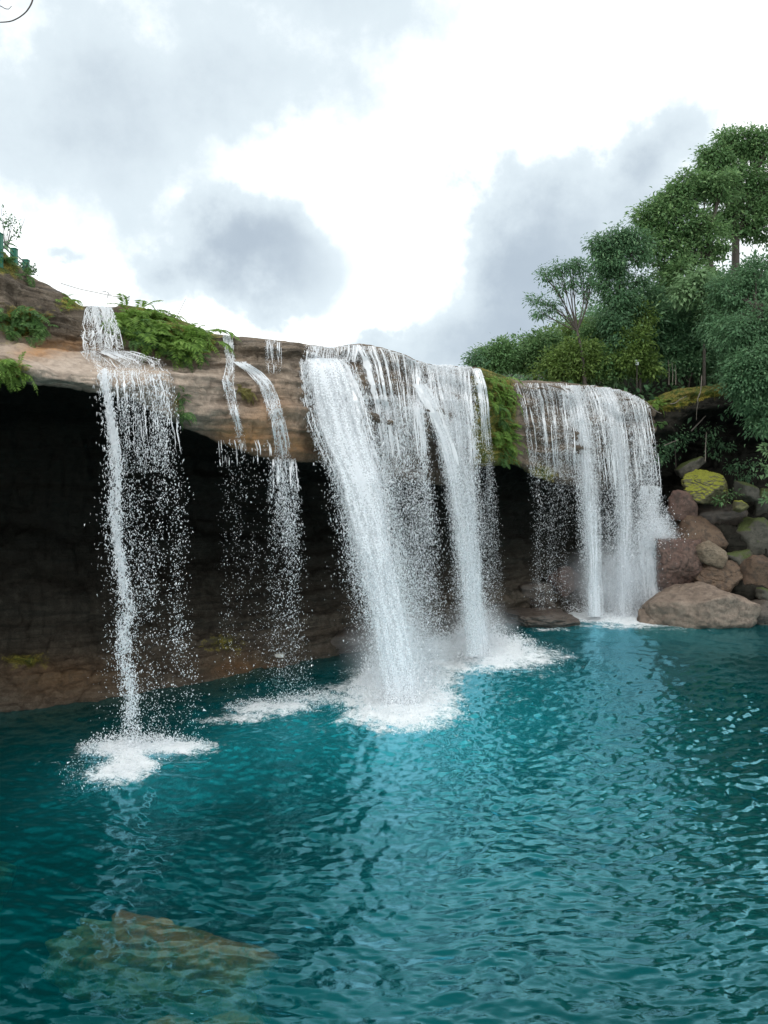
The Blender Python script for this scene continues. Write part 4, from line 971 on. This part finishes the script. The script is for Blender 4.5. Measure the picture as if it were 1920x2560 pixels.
def fern(label, spots, n, size, mat, seed, group='fern clumps growing on the wet rock', down=.55, name='fern'):
    """spots: (u, v, ru, rv, weight) areas of the cliff the fronds grow from"""
    r = np.random.default_rng(seed); w_ = np.array([s[4] for s in spots], float); w_ /= w_.sum()
    pts = []
    while len(pts) < n:
        s_ = spots[r.choice(len(spots), p=w_)]
        a, q = r.uniform(0, 2 * math.pi), math.sqrt(r.random())
        loc, nn = hit(s_[0] + s_[2] * q * math.cos(a), s_[1] + s_[3] * q * math.sin(a))
        if loc is not None and nn[2] < .72: pts.append((loc, nn))
    base = np.mean([p[0] for p in pts], axis=0)
    root = empty(name, base, label, 'fern', group)
    for loc, nn in pts:
        o = bpy.data.objects.new('frond', FR[mat][r.integers(5)]); COL.objects.link(o); o.parent = root
        d = nn * 1.0 + r.normal(0, .55, 3); d[2] = abs(d[2]) * .3 + r.normal(.1, .25) - down * .35
        d = Vector(d).normalized()
        up = Vector((0, 0, 1)) + Vector(nn) * .35
        x = d.cross(up).normalized(); z = x.cross(d).normalized()
        from mathutils import Matrix
        m = Matrix((x, d, z)).transposed().to_4x4()
        sc = size * r.lognormal(0, .25)
        o.matrix_parent_inverse.identity()
        m = Matrix.Translation(Vector(loc - base - nn * .03)) @ m @ Matrix.Diagonal((sc, sc, sc, 1))
        o.matrix_basis = m
    return root


fern('large bright fern thicket hanging over the ledge between the two left cascades', [(400, 822, 100, 42, 3), (335, 800, 60, 26, 1), (440, 868, 58, 35, 2), (490, 850, 36, 34, 1)], 250, .66, 'fern', 1)
fern('shaded dark fern fronds under the large bright fern thicket', [(400, 860, 80, 22, 2), (470, 885, 40, 18, 1), (350, 830, 40, 18, 1)], 80, .55, 'fern_dark', 21, down=.9)  # darker leaf colour stands in for shade beneath the bright fronds
fern('dark shaded fern fronds between the two bright clumps of the mossy buttress', [(1250, 1035, 24, 30, 1), (1262, 1140, 16, 28, 1)], 40, .5, 'fern_dark', 22, down=1.2)  # shade between the clumps comes from the darker frond colour
fern('dark fern clump on the rock face at the left edge above the pale ledge', [(25, 800, 60, 40, 2), (80, 825, 40, 28, 1)], 80, .55, 'fern_dark', 2)
fern('small pale fern tuft left of the top of the left cascade', [(158, 762, 14, 14, 1), (175, 745, 12, 10, .5)], 14, .3, 'fern', 3)
fern('long leaved fern clump drooping below the ledge at the left edge', [(10, 925, 40, 25, 1), (45, 940, 30, 15, .5)], 44, .44, 'fern', 4, down=.9)
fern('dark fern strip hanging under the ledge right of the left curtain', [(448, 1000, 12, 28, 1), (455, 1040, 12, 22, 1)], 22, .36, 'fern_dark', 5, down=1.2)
fern('bright fern clump on top of the mossy buttress beside the main waterfall', [(1238, 975, 32, 34, 2), (1264, 1000, 22, 30, 1)], 80, .58, 'fern', 6, down=1.1)
fern('lower bright fern clump halfway down the mossy buttress', [(1256, 1090, 28, 30, 2), (1272, 1115, 16, 26, 1)], 60, .58, 'fern', 7, down=1.2)
fern('dry yellowish grass tuft on the rock beside the middle cascade', [(612, 975, 14, 10, 1)], 26, .32, 'dry', 8, down=1.4, name='grass_tuft')
fern('yellow green fern patch at the end of the lip right of the right fall', [(1640, 1005, 18, 12, 1), (1625, 995, 12, 8, 1)], 26, .45, 'fern', 9, down=.8)
fern('small fern sprig on the shaded rock right of the right fall', [(1650, 1055, 14, 6, 1)], 8, .42, 'fern_dark', 10)
fern('fern fronds and grass along the slope below the green posts', [(20, 640, 25, 22, 1), (60, 690, 24, 8, .5)], 30, .32, 'fern_dark', 12)

# ---- shrub, green railing and cable on the left hill
r_ = np.random.default_rng(77)
root = empty('shrub', P(12, 622, 20.5), 'twiggy dark shrub on the hill at the left edge beside the green posts', 'shrub')
b = Bag(); pos = []
for (u, v, n) in ((8, 548, 7), (22, 552, 8), (32, 560, 7), (15, 572, 6), (43, 578, 7), (38, 590, 4), (3, 520, 3), (30, 545, 4), (-14, 560, 9), (-25, 580, 9)):
    e = P(u, v, 20.5); s0 = P(14 + (u - 14) * .12, 622, 20.5)
    b.add(*tube(curve_pts([s0, P(14 + (u - 14) * .45, 595, 20.5), e], 8), np.linspace(.014, .005, 8), 4))
    for _ in range(n): pos.append(e + r_.normal(0, .05, 3))
b.add(*tube(curve_pts([P(40, 600, 20.5), P(52, 575, 20.5), P(62, 546, 20.5)], 6), np.linspace(.01, .004, 6), 4))
b.done('stem', M['bark'], root)
pos = np.repeat(np.array(pos), 3, 0); pos = pos + r_.normal(0, .03, pos.shape)
V, Fc = leaf_geo(pos, r_.normal(0, 1, pos.shape) + np.array([0, 0, .4]), r_.normal(0, 1, pos.shape) + np.array([0, 0, 1]), .085, .04)
mk('foliage', V, Fc, M['leaf_dark'], root, attrs={'rnd': np.repeat(r_.random(len(pos)), 4)})
root = empty('blade_plant', P(15, 625, 20), 'plant with long arching blade leaves beside the nearest green post', 'plant')
for k, (u, v, du_) in enumerate(((36, 604, 1), (46, 620, 1), (34, 634, 1), (20, 610, 1), (28, 640, 1), (5, 600, -1))):
    p0, p1 = P(6, 616, 20.2), P(u, v, 20.2); m = (p0 + p1) / 2 + np.array([0, 0, .12])
    pts = curve_pts([p0, m, p1], 7); wv = np.array([.0, .012, .02, .022, .018, .01, .001])[:, None] * np.array([[.35, .2, 1]])
    mk('leaf', np.concatenate([pts + wv, pts - wv]), np.array([(i, i + 1, i + 8, i + 7) for i in range(6)]), M['leaf_dark'], root, attrs={'rnd': np.full(14, .3)})
root = empty('low_shrub', P(72, 682, 21), 'low tangled shrub round the foot of the farthest green post', 'shrub')
pos = np.concatenate([P(r_.normal(50, 8, 60), r_.normal(668, 6, 60), 21), P(r_.normal(78, 8, 90), r_.normal(676, 6, 90), 21)])
V, Fc = leaf_geo(pos, r_.normal(0, 1, pos.shape) + np.array([0, 0, .5]), r_.normal(0, 1, pos.shape) + np.array([0, 0, 1]), .11, .035)
mk('foliage', V, Fc, M['leaf_dark'], root, attrs={'rnd': np.repeat(r_.random(len(pos)), 4)})
b = Bag()
for k in range(16):
    e = P(r_.normal(64, 16), r_.normal(664, 8), 21); b.add(*tube([P(64, 690, 21), (e + P(64, 684, 21)) / 2, e], [.008, .006, .003], 3))
b.done('stem', M['bark'], root)

import bmesh
def bevel_box(name, lo, hi, mat, parent, bev=.01):
    bm = bmesh.new(); bmesh.ops.create_cube(bm, size=1.0)
    for v in bm.verts: v.co = Vector([(lo[i] + hi[i]) / 2 + v.co[i] * (hi[i] - lo[i]) for i in range(3)])
    bmesh.ops.bevel(bm, geom=list(bm.edges), offset=bev, segments=2, affect='EDGES')
    me = bpy.data.meshes.new(name); bm.to_mesh(me); bm.free(); me.materials.append(M[mat])
    o = bpy.data.objects.new(name, me); COL.objects.link(o); o.parent = parent
    return o


root = empty('railing', P(35, 660, 20.6), 'railing of square green posts and dark rails running down the left hill', 'railing')
rb = np.array(root.location)
posts = [(-3, 586, 640, 19.4, .08), (35, 624, 668, 20.6, .075), (65, 652, 690, 21.8, .075)]
for (u, v0, v1, Y, hw) in posts:
    a, c_ = P(u, v0, Y) - rb, P(u, v1, Y) - rb
    p = bevel_box('post', (a[0] - hw, a[1] - hw, c_[2] - .3), (a[0] + hw, a[1] + hw, a[2]), 'green_paint', root)
    bevel_box('post_cap', (a[0] - hw - .012, a[1] - hw - .012, a[2]), (a[0] + hw + .012, a[1] + hw + .012, a[2] + .03), 'green_paint', p, .008)
for dz in (8, 20):
    for (A, Bp) in zip(posts[:-1], posts[1:]):
        a, c_ = P(A[0], A[1] + dz, A[3]) - rb, P(Bp[0], Bp[1] + dz * .9, Bp[3]) - rb
        t_ = np.linspace(.1, .93, 5)[:, None]
        V, Fc = tube(a + (c_ - a) * t_, .016, 6); mk('rail', V, Fc, M['rail'], root).location = (0, 0, 0)
cab = curve_pts([P(152, 708, 21.6), P(200, 723, 21.4), P(240, 731, 21.2), P(285, 741, 21), P(315, 748, 21)], 24)
V, Fc = tube(cab, .0085, 5); tag(mk('cable', V, Fc, M['twig']), 'thin slack cable strung across the top of the left cascade', 'cable')
b = Bag()
for (pa, pb) in (((268, 745), (271, 727)), ((271, 735), (279, 738)), ((271, 733), (262, 729)), ((264, 728), (254, 730)), ((322, 752), (322, 736)), ((318, 744), (326, 740))):
    b.add(*tube([P(*pa, 21), (P(*pa, 21) + P(*pb, 21)) / 2 + np.array([.01, 0, .01]), P(*pb, 21)], [.010, .008, .004], 4))
tag(b.done('dry_twig', M['bark']), 'tiny dry twigs sticking up beside the cable above the fern thicket', 'twig')
V, Fc = tube([P(443, 790, 20.8), P(452, 772, 20.8), P(464, 748, 20.8)], [.010, .007, .004], 4)
tag(mk('grass_stalk', V, Fc, M['twig']), 'single thin stalk leaning right above the fern thicket', 'stalk')

# ---- roots, dead branches and saplings on the right
def stick(name, label, cat, pts, Y, rad, mat='twig', group=None):
    p = curve_pts([P(u, v, Y + dy) for (u, v, dy) in pts], 18); p = p + .02 * fbm(p * 3.0)[:, None]
    V, Fc = tube(p, np.linspace(rad, rad * .5, 18), 6)
    return tag(mk(name, V, Fc, M[mat], smooth=True), label, cat, group)


g_ = 'roots and dead branches below the mossy ledge'
stick('hanging_root', 'pale hanging root that forks in a loop below the mossy ledge', 'root', [(1754, 940, 0), (1753, 968, -.2), (1751, 985, -.3), (1742, 998, -.3), (1746, 1008, -.3), (1741, 1024, -.2), (1741, 1050, 0)], 36.2, .022, group=g_)
stick('hanging_root', 'short side strand of the looped root below the mossy ledge', 'root', [(1753, 962, 0), (1752, 978, -.1), (1746, 990, -.2), (1744, 1004, -.3)], 36.1, .016, group=g_)
stick('dead_branch', 'pale crooked dead branch lying beside the top of the right fall', 'branch', [(1612, 1005, 0), (1626, 1014, -.1), (1634, 1024, -.2), (1654, 1034, -.2)], 35.8, .03, group=g_)
stick('dead_branch', 'forked pale dead branch under the left end of the mossy ledge', 'branch', [(1676, 1010, 0), (1688, 1008, -.2), (1700, 998, -.3), (1717, 990, -.2)], 36.0, .026, group=g_)
stick('dead_branch', 'thin pale stick slanting over the dark hollow right of the right fall', 'branch', [(1660, 1114, 0), (1676, 1107, -.1), (1696, 1099, 0)], 36.4, .022, group=g_)
stick('dead_branch', 'long dull branch leaning in the middle of the dark hollow', 'branch', [(1728, 1078, 0), (1745, 1060, 0), (1764, 1040, 0)], 37.0, .04, 'bark', group=g_)
stick('dead_branch', 'upright thin grey stick standing above the bright mossy boulder', 'branch', [(1763, 1153, 0), (1764, 1115, 0), (1766, 1080, 0)], 37.0, .028, group=g_)
for k, (u, lab) in enumerate(((1672, 'leftmost of three thin pale saplings standing on the mossy ledge'), (1681, 'middle of three thin pale saplings standing on the mossy ledge'), (1689, 'rightmost of three thin pale saplings standing on the mossy ledge'))):
    stick('sapling', lab, 'sapling', [(u, 962, 0), (u + 1, 930, .1), (u - 1, 900 + 6 * k, 0)], 38.2, .022, group='thin saplings on the mossy ledge')
root = empty('sign', P(1593, 955, 37.6), 'small blank white plate on a thin post among the bushes', 'sign'); rb = np.array(root.location)
a = P(1593, 906, 37.6) - rb
bevel_box('plate', (a[0] - .085, a[1] - .012, a[2] - .13), (a[0] + .075, a[1] + .012, a[2] + .12), 'white', root, .006)
V, Fc = tube([a + np.array([0, .035, .1]), a * .5 + np.array([0, .035, 0]), np.array([0, .035, -.3])], .02, 6); mk('post', V, Fc, M['bark'], root).location = (0, 0, 0)
# ---- bare twig overhead, reaching in from a tree outside the photo
root = empty('bare_twig', P(120, -40, 6.0), 'bare drooping twig curving in from the top left corner', 'twig'); rb = np.array(root.location)
for pts, r0 in (([(86, -20), (80, 8), (66, 30), (48, 44), (27, 54), (0, 56), (-40, 54)], .0065), ([(-30, 6), (2, 15), (13, 22), (22, 23), (29, 15)], .004), ([(-700, -1500), (-350, -1000), (-60, -600), (70, -230), (94, -80), (86, -18)], .035), ([(-60, -600), (-75, -250), (-55, -40), (-30, 6)], .010)):
    V, Fc = tube(curve_pts([P(u, v, 6.0) - rb for u, v in pts], 24), np.linspace(r0, max(r0 * .2, min(r0 * .55, .0065)), 24), 6)
    mk('branch', V, Fc, M['bark'], root, smooth=True).location = (0, 0, 0)
